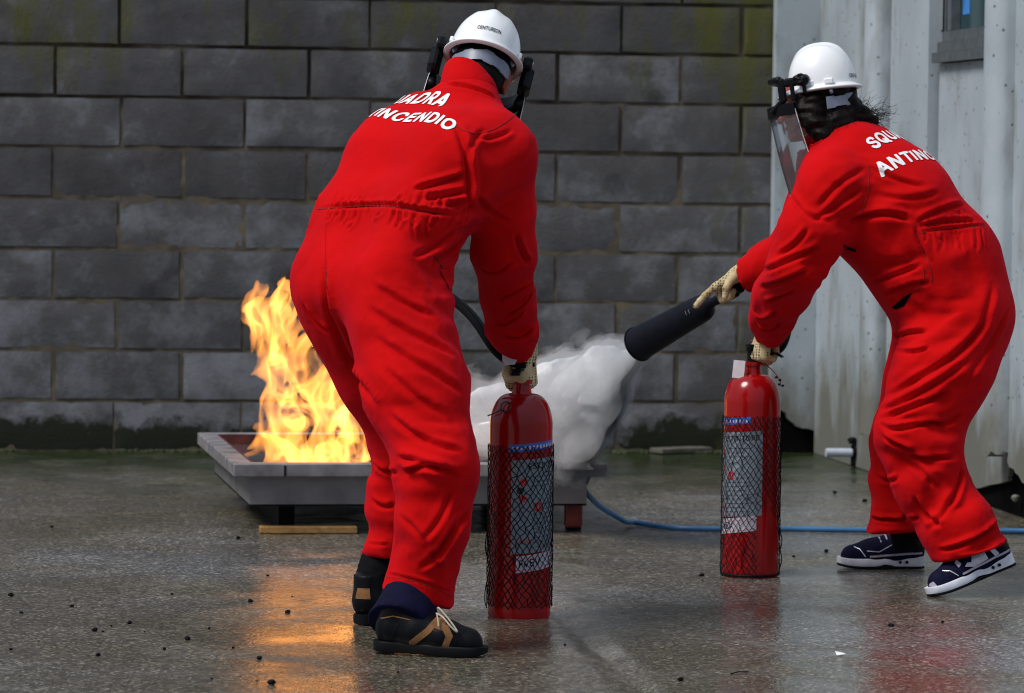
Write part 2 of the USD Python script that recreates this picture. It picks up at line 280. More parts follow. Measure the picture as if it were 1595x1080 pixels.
mat('glove', {'g': ('geometry', {}), 'w': ('wave_texture', {'scale': 110.0, 'distortion': 2.0}), 'n': ('noise_texture', {'scale': 35.0, 'detail': 3.0}),
    'c': ('rgb_ramp', {'ramp': [(0.3, (0.42, 0.31, 0.15)), (0.7, (0.62, 0.52, 0.32))]}), 'b': ('bump', {'strength': 0.5, 'distance': 0.001}),
    'v': ('voronoi_texture', {'scale': 135.0, 'randomness': 0.2}), 'vr': ('rgb_ramp', {'ramp': [(0.34, (1, 1, 1)), (0.44, (0, 0, 0))]}), 'n2': ('noise_texture', {'scale': 22.0, 'detail': 1.0}),
    'nr': ('rgb_ramp', {'ramp': [(0.47, (0, 0, 0)), (0.54, (0.9, 0.9, 0.9))]}), 'mu': ('math', {'math_type': 'multiply'}), 'mx': ('mix_color', {'b': (0.02, 0.02, 0.02)}),
    'p': ('principled_bsdf', {'roughness': 0.95, 'specular_ior_level': 0.1})},
    [('g.position', 'w.vector'), ('g.position', 'n.vector'), ('n.fac', 'c.fac'), ('w.fac', 'b.height'), ('b.normal', 'p.normal'), ('g.position', 'v.vector'), ('v.distance', 'vr.fac'),
     ('g.position', 'n2.vector'), ('n2.fac', 'nr.fac'), ('vr.color', 'mu.value1'), ('nr.color', 'mu.value2'), ('mu.value', 'mx.fac'), ('c.color', 'mx.a'), ('mx.result', 'p.base_color')])
simple('glove_cuff', (0.52, 0.42, 0.22), 0.9, 0.15, 60, 0.5, 300)
simple('white_cuff', (0.62, 0.62, 0.66), 0.8, 0.1, 60)
simple('navy_cloth', (0.0025, 0.003, 0.020), 0.85, 0.3, 20, 0.4, 60, specular_ior_level=0.12)
simple('black_cloth', (0.003, 0.003, 0.004), 0.85, 0.3, 20, 0.4, 60, specular_ior_level=0.12)
simple('shoe_black', (0.003, 0.003, 0.004), 0.38, 0.3, 30, 0.2, 120, specular_ior_level=0.13)
simple('shoe_sole', (0.004, 0.004, 0.005), 0.5, 0.3, 30, specular_ior_level=0.13)
simple('suede', (0.17, 0.075, 0.022), 0.9, 0.25, 60, 0.4, 300)
simple('lace', (0.45, 0.40, 0.30), 0.8, 0.15, 90)
simple('lilac_lace', (0.50, 0.38, 0.55), 0.8, 0.15, 90)
simple('sneaker_navy', (0.004, 0.0045, 0.022), 0.8, 0.35, 60, 0.4, 260, specular_ior_level=0.12)
simple('midsole', (0.66, 0.68, 0.76), 0.6, 0.12, 40)
simple('midsole_lilac', (0.42, 0.36, 0.46), 0.6, 0.12, 40)
simple('silver', (0.55, 0.54, 0.62), 0.35, 0.15, 80, metallic=0.3)
simple('paint_red', (0.27, 0.0022, 0.0032), 0.17, 0.10, 14, specular_ior_level=0.4)
simple('net_black', (0.003, 0.004, 0.006), 0.6, 0.3, 60, specular_ior_level=0.12)
simple('label_grey', (0.19, 0.225, 0.26), 0.5, 0.08, 30)
simple('label_white', (0.48, 0.44, 0.50), 0.5, 0.06, 30)
simple('label_blue', (0.03, 0.10, 0.42), 0.45, 0.1, 30)
simple('print_red', (0.50, 0.02, 0.02), 0.5, 0.1, 30)
simple('print_pink', (0.62, 0.30, 0.42), 0.5, 0.1, 30)
simple('print_black', (0.012, 0.012, 0.014), 0.5, 0.1, 30)
simple('steel_wire', (0.04, 0.035, 0.03), 0.4, 0.2, 30, metallic=0.6)
simple('horn_black', (0.0035, 0.0045, 0.009), 0.55, 0.3, 25, specular_ior_level=0.14)
simple('hose_black', (0.0035, 0.0045, 0.007), 0.5, 0.3, 25, specular_ior_level=0.10)
simple('seam_red', (0.16, 0.001, 0.002), 0.9, 0.2, 60)
simple('tag_paper', (0.55, 0.50, 0.52), 0.6, 0.1, 60)
simple('stone_dark', (0.005, 0.005, 0.006), 0.8, 0.4, 90, specular_ior_level=0.12)
simple('paper_white', (0.70, 0.70, 0.68), 0.7, 0.1, 60)
simple('weathered_wood', (0.085, 0.08, 0.065), 0.9, 0.3, 30, 0.4, 90)
simple('moss_green', (0.022, 0.030, 0.008), 0.95, 0.5, 40)
#__MATERIALS__

# ------------------------------------------------------------------ ground
rng = np.random.default_rng(7)
def noise2(x, y, s, seed=0, octv=4):
    return meshkit.fbm(np.stack([x * s, y * s, np.full_like(x, 0.37 + seed)], -1), octv, seed) - 0.5
gx = np.r_[-250, -80, -30, -12, -6, np.arange(-3.4, 3.4001, 0.025), 6, 12, 30, 80, 250]
gy = np.r_[-250, -80, -30, -10, 0, 4, 6, np.arange(7.6, 17.0, 0.025), 19, 24, 35, 80, 250]
X, Y = np.meshgrid(gx, gy, indexing='ij')
inner = (np.abs(X) < 3.3) & (Y > 7.7) & (Y < 16.9)
Z = np.where(inner, 0.007 * noise2(X, Y, 1.3, 1) + 0.003 * noise2(X, Y, 9.0, 2), 0)
crack = LineString([G(*p)[:2] for p in [(700, 845), (752, 880), (800, 900), (862, 946), (905, 985), (940, 1020), (975, 1050), (1015, 1090)]])
pts = np.stack([X[inner], Y[inner]], -1)
cpt = np.array([crack.interpolate(t).coords[0] for t in np.linspace(0, crack.length, 220)])
dd, _ = cKDTree(cpt).query(pts + 0.02 * np.stack([noise2(pts[:, 0], pts[:, 1], 14, 5), noise2(pts[:, 0], pts[:, 1], 14, 9)], -1) * 2)
Z[inner] -= 0.012 * np.exp(-(dd / 0.028) ** 2)
nx, ny = len(gx), len(gy)
idx = np.arange(nx * ny).reshape(nx, ny)
quads = np.stack([idx[:-1, :-1], idx[1:, :-1], idx[1:, 1:], idx[:-1, 1:]], -1).reshape(-1, 4)
ground = obj('ground', (np.stack([X, Y, Z], -1).reshape(-1, 3), quads), 'wet_concrete', smooth=True)
tag(ground, 'wet grey concrete yard floor with puddles and a crack', 'ground', kind='structure')

# ------------------------------------------------------------------ block wall
YAW = 0.147412
WD, U0 = 15.425325646902358, 0.6875180327285918
wdir = np.array([math.cos(YAW), math.sin(YAW), 0]); wn = np.array([math.sin(YAW), -math.cos(YAW), 0])     # wn points at the camera
worg = -wn * (np.array([0, WD, 0]) @ -wn)
def on_wall(u, v, out=0.0):
    return worg + wdir * (u + UOFF) + wn * out + np.array([0, 0, v])
UOFF = U0
def wall_u(px, py):
    r = ray(px, py); n = -wn; t = ((worg - CAM) @ n) / (r @ n); return (CAM + r * t - worg) @ wdir - UOFF
UEND = wall_u(1204, 400)

wall = thing('block_wall', 'tall wall of dark grey concrete blocks behind the fire tray', 'wall', on_wall(1.2, 0))
BLK, CRS, NC = 0.5, 0.2, 13
rb = np.random.default_rng(11)
def block_mesh(u0, u1, v0, v1, seed):
    nu, nv = 13, 6
    su = np.linspace(0, 1, nu); sv = np.linspace(0, 1, nv)
    w, h = u1 - u0, v1 - v0
    uu, vv = np.meshgrid(u0 + w * su, v0 + h * sv, indexing='ij')
    e = 0.004 * (meshkit.fbm(np.stack([uu * 9, vv * 9, np.full_like(uu, seed * 1.7)], -1), 3, 3) - 0.5)
    edge = np.minimum(np.minimum(uu - u0, u1 - uu) , np.minimum(vv - v0, v1 - vv))
    rim = edge < 1e-6
    chip = np.where(rim, -0.0035 - 0.009 * np.maximum(0, meshkit.noise(np.stack([uu * 17, vv * 17, np.full_like(uu, seed)], -1), 5) - 0.45), 0)
    jit = rim * 1.0
    uu2 = uu + jit * 0.004 * (meshkit.noise(np.stack([uu * 23, vv * 23, np.full_like(uu, seed + 9.3)], -1), 6) - 0.5)
    vv2 = vv + jit * 0.004 * (meshkit.noise(np.stack([uu * 23, vv * 23, np.full_like(uu, seed + 4.1)], -1), 7) - 0.5)
    V = [on_wall(a, b, c) for a, b, c in zip(uu2.ravel(), vv2.ravel(), (e + chip).ravel())]
    I = np.arange(nu * nv).reshape(nu, nv)
    F = list(np.stack([I[:-1, :-1], I[1:, :-1], I[1:, 1:], I[:-1, 1:]], -1).reshape(-1, 4))
    ring = list(I[:, 0]) + list(I[-1, 1:]) + list(I[-2::-1, -1]) + list(I[0, -2:0:-1])
    k = len(V)
    for i in ring: V.append(V[i] - wn * 0.10)
    n = len(ring)
    for i in range(n):
        j = (i + 1) % n
        F.append([ring[j], ring[i], k + i, k + j])
    return np.array(V), np.array(F)
for c in range(NC):
    off = 0.0 if c % 2 else -0.25
    g = 0.0080
    us = [-2.75 + off + BLK * i for i in range(0, 14)]
    sag = 0.0
    for i in range(len(us) - 1):
        a, b = us[i] + rb.normal(0, 0.004), us[i + 1] + rb.normal(0, 0.004)
        us[i + 1] = b
        b = min(b, UEND - 0.004)
        if b - a < 0.06: continue
        dv = rb.normal(0, 0.0015)
        v, f = block_mesh(a + g, b - g, c * CRS + g + dv, (c + 1) * CRS - g + dv, c * 31 + i)
        v = v + wn * rb.normal(0, 0.0014)
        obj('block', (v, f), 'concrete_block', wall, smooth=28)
# mortar bed: flush low down, washed out higher up
mu = np.arange(-2.9, UEND + 0.01, 0.016); mv = np.arange(0, NC * CRS + 0.001, 0.016)
A, B = np.meshgrid(mu, mv, indexing='ij')
depth = 0.0068 + 0.030 * np.clip((B - 1.05) / 0.45, 0, 1) * np.clip(2.2 * (meshkit.fbm(np.stack([A * 7, B * 7, 0 * A], -1), 3, 21) - 0.28), 0.12, 1.5) + 0.005 * (meshkit.fbm(np.stack([A * 30, B * 30, 0 * A], -1), 2, 4) - 0.4)
V = worg + (A[..., None] + UOFF) * wdir - depth[..., None] * wn + B[..., None] * np.array([0, 0, 1.0])
I = np.arange(A.size).reshape(A.shape)
obj('mortar', (V.reshape(-1, 3), np.stack([I[:-1, :-1], I[1:, :-1], I[1:, 1:], I[:-1, 1:]], -1).reshape(-1, 4)), 'mortar', wall, smooth=True)
obj('core', place(trimesh.creation.box([UEND + 2.9, 0.10, NC * CRS]), np.stack([wdir, -wn, [0, 0, 1]], 1), on_wall((UEND - 2.9) / 2, NC * CRS / 2, -0.115)), 'mortar', wall, smooth=False)

# ------------------------------------------------------------------ pale building on the right, its long side square to the block wall
P0 = on_wall(UEND + 0.165, 0)
RB = np.stack([wn, [0, 0, 1.0], -wdir], 1)            # local x along the facade towards the camera, y up, z out of the facade
def tb(px, py=400, e=0.0):
    r = ray(px, py); n = -wdir; q = P0 + n * e; t = ((q - CAM) @ n) / (r @ n); X = CAM + r * t; return (X - P0) @ wn, X[2]
def facade_piece(name, poly, e0, e1, m='facade', **k):
    return obj(name, poly3(poly, e1 - e0, RB, P0 - wdir * e0), m, bld, smooth=False, **k)
bld = thing('building', 'pale grey-blue concrete panel building at the right behind the woman', 'building', P0)
TOP = 4.0
def T(px, e=0.0): return tb(px, 400, e)[0]
def Zb(px, py, e=0.0): return tb(px, py, e)[1]
rj = np.random.default_rng(5)
def ragged(pts, amp=0.012, n=5):
    amp *= 0.6
    out = []
    for a, b in zip(pts[:-1], pts[1:]):
        for s in np.linspace(0, 1, n, endpoint=False):
            out.append((a[0] + (b[0] - a[0]) * s + rj.normal(0, amp) * (s > 0), a[1] + (b[1] - a[1]) * s + rj.normal(0, amp) * (s > 0)))
    return out + [pts[-1]]
def panel(name, t0, t1, low, e0, e1, m='facade', **k):
    """low: bottom outline from t0 to t1"""
    return facade_piece(name, Polygon(list(low) + [(t1, TOP), (t0, TOP)]).buffer(0), e0, e1, m, **k)
def post(name, tc, e, w, zl, zr_, seed):
    th = np.linspace(0, math.pi, 15); V = []; rz = np.random.default_rng(seed)
    zs_ = np.r_[TOP, np.linspace(2.2, 0.9, 4)]
    tt_ = tc - np.cos(th) * w / 2; ee = e * np.sin(th) ** 0.8 - 0.03 * (np.sin(th) < 1e-6)
    bot = np.interp(np.linspace(0, 1, 15), [0, 1], [zl, zr_]) + rz.normal(0, 0.006, 15)
    for z in list(zs_) + [None]:
        V.append(np.array([P0 + wn * a - wdir * b + np.array([0, 0, z if z is not None else c]) for a, b, c in zip(tt_, ee, bot)]))
    V.append(V[-1] + wdir * np.clip(ee - 0.0, 0, 1)[:, None] * 0.9)
    n = len(V); I = np.arange(n * 15).reshape(n, 15)
    return obj(name, (np.vstack(V), np.stack([I[:-1, :-1], I[1:, :-1], I[1:, 1:], I[:-1, 1:]], -1).reshape(-1, 4)), 'facade', bld, smooth=50)
# corner pilaster: its broad side faces the camera, its foot is broken off
RP = np.stack([-wdir, [0, 0, 1.0], -wn], 1)
tE = 0.07
def eb(px, py):
    r = ray(px, py); o = P0 + wn * tE; s_ = ((o - CAM) @ wn) / (r @ wn); X = CAM + r * s_; return (X - o) @ -wdir, X[2]
e_tip = eb(1205, 400)[0]
foot_ = ragged([(e_tip, eb(1205, 632)[1]), (eb(1218, 640)[0], eb(1218, 640)[1]), (eb(1240, 664)[0], eb(1240, 664)[1]), (-0.05, eb(1256, 676)[1])], 0.006)
obj('corner_pilaster', poly3(Polygon(foot_ + [(-0.05, TOP), (e_tip - 0.02, TOP), (e_tip, TOP - 0.02)]).buffer(0), tE, RP, P0 + wn * tE), 'facade', bld, smooth=False)
obj('void', poly3(sbox(-0.02, 0.0, e_tip - 0.02, 0.30), tE * 0.6, RP, P0 + wn * tE * 0.62), 'dark_void', bld, smooth=False)  # black box fills the gap under the pilaster in place of shade
tR1, tR1b = T(1340, 0.06), T(1352, 0.06)
panel('wall_panel', tE + 0.003, tR1, [(tE + 0.003, 0.002), (tR1, 0.002)], -0.05, 0.0)
z1 = Zb(1338, 652, 0.06)
post('post', (tR1 + tR1b) / 2 + 0.02, 0.075, 0.15, z1, z1 - 0.08, 4)
tR1b += 0.06; tR1 -= 0.01
tG = T(1441)
panel('wall_panel', tR1b + 0.002, tG, ragged([(tR1b + 0.002, Zb(1366, 672)), (tR1b + 0.20, Zb(1378, 712)), (tR1b + 0.24, 0.004)], 0.008) + [(tG, 0.004)], -0.05, 0.0)
tW0, tW1 = tG + 0.004, T(1529, 0.078) - 0.02
zs = Zb(1480, 97, -0.035)
facade_piece('lower_panel', Polygon(ragged([(tW0 + 0.02, 0.02), (T(1505, -0.035), 0.03), (tW1 - 0.02, Zb(1522, 735, -0.035)), (tW1, Zb(1528, 722, -0.035))], 0.01) + [(tW1, zs - 0.004), (tW0 + 0.02, zs - 0.004)]), -0.05, -0.035)
facade_piece('jamb', Polygon([(tW0, 0.1), (tW0 + 0.017, 0.1), (tW0 + 0.017, TOP), (tW0, TOP)]), -0.10, -0.055, 'window_frame')
win = facade_piece('window', Polygon([(tW0 + 0.025, zs + 0.115), (tW1 - 0.002, zs + 0.115), (tW1 - 0.002, TOP), (tW0 + 0.025, TOP)]), -0.14, -0.095, 'window_dark')
def wsub(name, t0, t1, za, zb_, e0, e1, m): obj(name, poly3(sbox(t0, za, t1, zb_), e1 - e0, RB, P0 - wdir * e0), m, win, smooth=False)
for k, (a, b, e) in enumerate([(0.0, 0.035, -0.005), (0.038, 0.074, -0.025), (0.077, 0.112, -0.045)]):
    wsub('sill', tW0 + 0.02, tW1, zs + a, zs + b, -0.12, e, 'window_frame')
wsub('frame', tW0 + 0.022, tW0 + 0.075, zs + 0.116, TOP - 0.01, -0.093, -0.06, 'window_frame')
wsub('sticker', tW0 + 0.11, tW0 + 0.20, zs + 0.17, zs + 0.34, -0.0945, -0.093, 'blue_sticker')
wsub('sticker', tW0 + 0.11, tW0 + 0.18, zs + 0.35, zs + 0.42, -0.0945, -0.093, 'window_frame')
tp = T(1529, 0.078)
post('post', tp, 0.078, 0.18, Zb(1526, 690, 0.04), Zb(1560, 708), 9)
panel('wall_panel', tp + 0.05, 5.5, ragged([(tp + 0.05, Zb(1560, 698)), (T(1575), Zb(1575, 722)), (T(1592), Zb(1592, 742)), (T(1625), 0.06), (T(1650), 0.03)], 0.012) + [(5.5, 0.03)], -0.05, 0.0)
# black sheet painting in the shade behind the panels' broken feet
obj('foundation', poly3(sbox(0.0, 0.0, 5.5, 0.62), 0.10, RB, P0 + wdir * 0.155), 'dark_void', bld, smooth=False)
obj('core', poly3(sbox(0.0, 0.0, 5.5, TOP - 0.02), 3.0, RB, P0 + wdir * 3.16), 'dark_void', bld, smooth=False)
obj('roof', poly3(sbox(-0.05, TOP, 5.6, TOP + 0.12), 3.3, RB, P0 + wdir * 3.2), 'facade', bld, smooth=False)
rs = np.random.default_rng(3)
def lump(c, r, seed, sub=2, squash=0.8):
    s = trimesh.creation.icosphere(sub, 1.0)
    n = meshkit.fbm(s.vertices * 1.6 + seed * 3.1, 3, seed) - 0.5
    s.vertices = s.vertices * (1 + 0.9 * n[:, None]) * np.array([r, r, r * squash]) + np.asarray(c); return s
for px, py, rr_ in [(1582, 776, 0.015)]:
    t, z = tb(px, py, -0.03); c = P0 + wn * t + wdir * 0.03; c[2] = max(z, 0.01)
    obj('rubble', lump(c, rr_, int(px)), 'facade', bld, smooth=50)

# white plastic pipe stub by the foot of the building
pb = P0 + wn * T(1338) + np.array([0, 0, 0.056]); pa = pb - wdir * 0.118
pp = thing('drain_pipe', 'short white plastic pipe stub low on the building wall', 'pipe', (pa[0], pa[1], 0))
pv = tube([pa, pa + (pb - pa) * 0.5, pb], 0.017, 20); obj('pipe', pv, 'white_plastic', pp)
obj('socket', tube([pb - (pb - pa) * 0.14, pb + (pb - pa) * 0.02], 0.021, 20), 'black_rubber', pp)
obj('clamp', cat([box([0.014, 0.02, 0.085], pb + np.array([-0.012, 0.0, -0.012]), bev=0.003), lump(pb + np.array([-0.012, 0.0, 0.045]), 0.02, 4)]), 'black_rubber', pp)

# ------------------------------------------------------------------ surface nets
def surface_nets(Fd, o, h):
    """zero level of the grid Fd (negative inside) as vertices and outward quads"""
    s = Fd < 0
    nx, ny, nz = Fd.shape
    cs = np.zeros((nx - 1, ny - 1, nz - 1), np.int8)
    for a in (0, 1):
        for b in (0, 1):
            for c in (0, 1): cs += s[a:nx - 1 + a, b:ny - 1 + b, c:nz - 1 + c]
    act = (cs > 0) & (cs < 8)
    ids = -np.ones(act.shape, np.int64); ids[act] = np.arange(act.sum())
    ijk = np.argwhere(act)
    acc = np.zeros((len(ijk), 3)); cnt = np.zeros(len(ijk))
    corners = [(a, b, c) for a in (0, 1) for b in (0, 1) for c in (0, 1)]
    val = {c: Fd[ijk[:, 0] + c[0], ijk[:, 1] + c[1], ijk[:, 2] + c[2]] for c in corners}
    for c in corners:
        for ax in range(3):
            if c[ax]: continue
            e = list(c); e[ax] = 1; e = tuple(e)
            va, vb = val[c], val[e]; x = (va < 0) != (vb < 0)
            t = va / np.where(va - vb == 0, 1, va - vb)
            p = np.tile(np.array(c, float), (len(ijk), 1)); p[:, ax] += t
            acc[x] += p[x]; cnt[x] += 1
    V = (ijk + acc / cnt[:, None]) * h + np.asarray(o)
    Q = []
    for ax in range(3):
        b, c = (ax + 1) % 3, (ax + 2) % 3
        sl0 = [slice(None)] * 3; sl1 = [slice(None)] * 3
        sl0[ax] = slice(0, -1); sl1[ax] = slice(1, None)
        for k in (b, c): sl0[k] = slice(1, -1); sl1[k] = slice(1, -1)
        A_, B_ = s[tuple(sl0)], s[tuple(sl1)]
        ed = np.argwhere(A_ != B_)
        if not len(ed): continue
        inside = A_[tuple(ed.T)]
        base = ed.copy(); base[:, b] += 1; base[:, c] += 1
        def cell(db, dc):
            q = base.copy(); q[:, b] += db; q[:, c] += dc; return ids[tuple(q.T)]
        q = np.stack([cell(-1, -1), cell(0, -1), cell(0, 0), cell(-1, 0)], 1)
        q[~inside] = q[~inside][:, ::-1]
        Q.append(q)
    return V, np.vstack(Q)
TETS = np.array([(0, 1, 3, 7), (0, 3, 2, 7), (0, 2, 6, 7), (0, 6, 4, 7), (0, 4, 5, 7), (0, 5, 1, 7)])
def march(Fd, o, h):
    """zero level of the grid by marching tetrahedra: always a closed manifold (for volumes)"""
    Fd = np.where(np.abs(Fd) < 1e-6, 1e-6, Fd); s = Fd < 0; nx, ny, nz = Fd.shape
    off = np.array([[(c >> 0) & 1, (c >> 1) & 1, (c >> 2) & 1] for c in range(8)])
    cs = sum(s[a:nx - 1 + a, b:ny - 1 + b, c:nz - 1 + c].astype(np.int8) for a, b, c in off)
    ijk = np.argwhere((cs > 0) & (cs < 8))
    lin = lambda q: (q[..., 0] * ny + q[..., 1]) * nz + q[..., 2]
    E, D = [], []
    ff = Fd.ravel()
    for t in TETS:
        g = lin(ijk[:, None, :] + off[t][None]); ins = ff[g] < 0; n = ins.sum(1)
        for k in range(4):
            for flip in (True, False):                                # one corner alone inside, or alone outside
                r = (n == (1 if flip else 3)) & (ins[:, k] == flip)
                if not r.any(): continue
                o3 = [j for j in range(4) if j != k]
                E.append(np.stack([np.stack([g[r, k], g[r, j]], 1) for j in o3], 1)); D.append(np.stack([g[r, k], g[r, o3[0]]], 1)[:, ::1 if flip else -1])
        for a_, b_ in ((0, 1), (0, 2), (0, 3), (1, 2), (1, 3), (2, 3)):
            r = (n == 2) & ins[:, a_] & ins[:, b_]
            if not r.any(): continue
            c_, d_ = [j for j in range(4) if j not in (a_, b_)]
            p = [np.stack([g[r, x], g[r, y]], 1) for x, y in ((a_, c_), (a_, d_), (b_, d_), (b_, c_))]
            E += [np.stack([p[0], p[1], p[2]], 1), np.stack([p[0], p[2], p[3]], 1)]
            D += [np.stack([g[r, a_], g[r, c_]], 1)] * 2
    E = np.concatenate(E); D = np.concatenate(D); E = np.sort(E, -1)
    key = E[..., 0].astype(np.int64) * ff.size + E[..., 1]
    uq, inv = np.unique(key.ravel(), return_inverse=True)
    A_, B_ = uq // ff.size, uq % ff.size
    pos = lambda q: np.stack([q // (ny * nz), (q // nz) % ny, q % nz], -1).astype(float)
    tt = ff[A_] / (ff[A_] - ff[B_]); V = pos(A_) + (pos(B_) - pos(A_)) * np.clip(tt, 0.02, 0.98)[:, None]
    T_ = inv.reshape(-1, 3)
    nrm = np.cross(V[T_[:, 1]] - V[T_[:, 0]], V[T_[:, 2]] - V[T_[:, 0]])
    bad = (nrm * (pos(D[:, 1]) - pos(D[:, 0]))).sum(1) < 0
    T_[bad] = T_[bad][:, ::-1]
    return V * h + np.asarray(o), T_
_lat = ndimage.spline_filter(np.random.default_rng(99).random((48, 48, 48)), order=2, mode='grid-wrap')
def fn3(q, seed=0):
    """fast smooth noise about 0.5 at points q (..., 3)"""
    q = np.asarray(q) + np.array([7.31, 3.17, 5.71]) * (seed + 1)
    return ndimage.map_coordinates(_lat, np.moveaxis(q, -1, 0), order=2, mode='grid-wrap', prefilter=False)
def grid_for(lo, hi, h):
    lo = np.asarray(lo, float); n = np.ceil((np.asarray(hi) - lo) / h).astype(int) + 1
    return lo, n
def grid_pts(lo, n, h):
    return np.stack(np.meshgrid(*[lo[k] + h * np.arange(n[k]) for k in range(3)], indexing='ij'), -1)

# ------------------------------------------------------------------ fire tray
TH = math.radians(9.3); ta = np.array([math.cos(TH), math.sin(TH), 0]); tbk = np.array([-math.sin(TH), math.cos(TH), 0])
ZR = 0.222
TL = G(364, 722.5, ZR); TW, TD = 1.165, 1.38
RT = np.stack([ta, tbk, [0, 0, 1.0]], 1)
tray = thing('fire_tray', 'steel fire training tray with flames and white gas, raised off the floor', 'fire tray', (TL[0], TL[1], 0))
def tl(x, y, z): return TL * np.array([1, 1, 0]) + ta * x + tbk * y + np.array([0, 0, z])
def tbox(x0, x1, y0, y1, z0, z1, bev=0.0): return box([x1 - x0, y1 - y0, z1 - z0], tl((x0 + x1) / 2, (y0 + y1) / 2, (z0 + z1) / 2), RT, bev)
RW, RH = 0.062, 0.042
for a in [(0, TW, 0, RW), (0, TW, TD - RW, TD), (0, RW, RW + 0.001, TD - RW - 0.001), (TW - RW, TW, RW + 0.001, TD - RW - 0.001)]:
    obj('rim', tbox(*a, ZR - RH, ZR, 0.004), 'tray_steel', tray, smooth=False)
i0 = 0.055
for a in [(i0, TW - i0, i0, i0 + 0.006), (i0, TW - i0, TD - i0 - 0.006, TD - i0), (i0, i0 + 0.006, i0 + 0.007, TD - i0 - 0.007), (TW - i0 - 0.006, TW - i0, i0 + 0.007, TD - i0 - 0.007)]:
    obj('side_panel', tbox(*a, 0.092, ZR - RH - 0.001), 'tray_panel', tray, smooth=False)
obj('inner_lining', cat([tbox(i0 + 0.008, TW - i0 - 0.008, TD - i0 - 0.012, TD - i0 - 0.008, 0.10, ZR - 0.002), tbox(i0 + 0.008, i0 + 0.012, i0 + 0.01, TD - i0 - 0.013, 0.10, ZR - 0.002),
                         tbox(TW - i0 - 0.012, TW - i0 - 0.008, i0 + 0.01, TD - i0 - 0.013, 0.10, ZR - 0.002)]), 'rust_red', tray, smooth=False)
obj('floor_plate', tbox(i0, TW - i0, i0, TD - i0, 0.086, 0.0915), 'dark_steel', tray, smooth=False)
obj('water', tbox(i0 + 0.013, TW - i0 - 0.013, i0 + 0.01, TD - i0 - 0.014, 0.092, ZR - 0.036), 'tray_water', tray, smooth=False)
for x in (0.16, TW - 0.20):
    obj('skid', tbox(x, x + 0.05, 0.20, TD - 0.12, 0.0, 0.085), 'dark_steel', tray, smooth=False)
obj('seam', tbox(0.155, 0.161, -0.0015, 0.0, ZR - RH + 0.003, ZR - 0.006), 'dark_steel', tray, smooth=False)
# right-hand leg with its red bracket and the gas inlet
obj('leg', tbox(TW - 0.098, TW - 0.055, 0.14, 0.19, 0.0, 0.18), 'dark_steel', tray, smooth=False)
obj('bracket', cat([tbox(TW - 0.112, TW - 0.058, 0.10, 0.136, 0.012, 0.105, 0.006)]), 'red_steel', tray, smooth=False)
obj('strut', tube([tl(TW - 0.04, 0.09, 0.175), tl(TW - 0.075, 0.10, 0.10)], 0.006, 8), 'dark_steel', tray)
ti = tl(TW - 0.085, 0.085, 0.165)
obj('inlet', tube([ti + [-0.02, 0.02, 0.01], ti, ti + [0.028, -0.01, -0.03]], 0.010, 12), 'dark_steel', tray)

pk = G(403, 832.5); pk2 = G(555, 832.5)
pl = thing('timber_batten', 'short yellow timber batten on the floor under the fire tray', 'batten', (pk[0], pk[1], 0))
pd = (pk2 - pk) / np.linalg.norm(pk2 - pk)
obj('batten', box([np.linalg.norm(pk2 - pk), 0.05, 0.022], (pk + pk2) / 2 + np.array([0, 0.03, 0.0125]), np.stack([pd, np.cross([0, 0, 1], pd), [0, 0, 1]], 1), 0.003), 'yellow_wood', pl, smooth=False)

hz = 0.010
hp = [ti + [0.028, -0.01, -0.03], P(917, 772, 12.02), P(932, 787, 12.02), P(955, 802, 12.03)] + [G(*p, z=hz) + [0, 0, zz] for p, zz in [((988, 815), 0.002), ((1045, 822), 0), ((1120, 824), 0), ((1215, 824), 0), ((1290, 825), 0), ((1360, 826), 0), ((1450, 826), 0), ((1530, 827), 0), ((1600, 827.5), 0)]]
end = hp[-1]; hp += [end + [0.5, -0.02, 0], end + [1.2, 0.12, 0], end + [2.0, 0.1, 0]]
hs = thing('gas_hose', 'blue rubber hose running from the fire tray across the floor', 'hose', (hp[6][0], hp[6][1], 0))
obj('hose', tube(spline(hp, 160), 0.0085, 12), 'blue_hose', hs, smooth=True)

# ------------------------------------------------------------------ flames
h = 0.0052
flo, fn = grid_for(tl(0, 0, 0) * [1, 1, 0] + [-0.18, -0.05, ZR - 0.05], tl(0.86, 0.62, 0) * [1, 1, 0] + [0.0, 0.02, 1.0], h)
Gp = grid_pts(flo, fn, h); X_ = Gp - tl(0, 0, 0) * [1, 1, 0]
lx, ly, lz = X_ @ ta, X_ @ tbk, Gp[..., 2] - ZR
def w3(q, s, seed): return np.stack([fn3(q * s, seed + 5 * k) - 0.5 for k in range(3)], -1)
Q = np.stack([lx - 0.030, ly, lz], -1)
wq = Q + 0.16 * w3(Q * [1, 1, 0.6], 5.0, 96) + 0.055 * w3(Q, 15.0, 126)
# leaning envelope: a broad bed of fire and a plume that is blown to the left; thin sheets of flame fill it
zc = np.clip(lz / 0.56, 0, 1.3)
cx = 0.41 - 0.27 * zc ** 0.9 + 0.03 * np.sin(9 * lz); wx = (0.35 - 0.06 * np.exp(-(lz / 0.12) ** 2)) * (1 - 0.50 * np.clip(zc, 0, 1)); cy = 0.26; wy = 0.18 * (1 - 0.45 * np.clip(zc, 0, 1))
env = np.sqrt(((wq[..., 0] - cx) / wx) ** 2 + ((wq[..., 1] - cy) / wy) ** 2) - 1 + 0.9 * np.clip((lz - 0.51) / 0.10, 0, 3)
n0 = fn3(wq * [6, 6, 3.2], 100); n1 = fn3(wq * [14.5, 14.5, 7], 101); n2 = fn3(wq * [36, 36, 18], 102)
tong = 0.50 * n0 + 0.31 * n1 + 0.19 * n2
gap = np.clip(env + 0.30 + 0.32 * zc, 0, 2) * 0.52
sheet = np.minimum(np.abs(n1 - 0.5) - 0.095, np.abs(0.55 * n0 + 0.45 * n2 - 0.5) - 0.06)
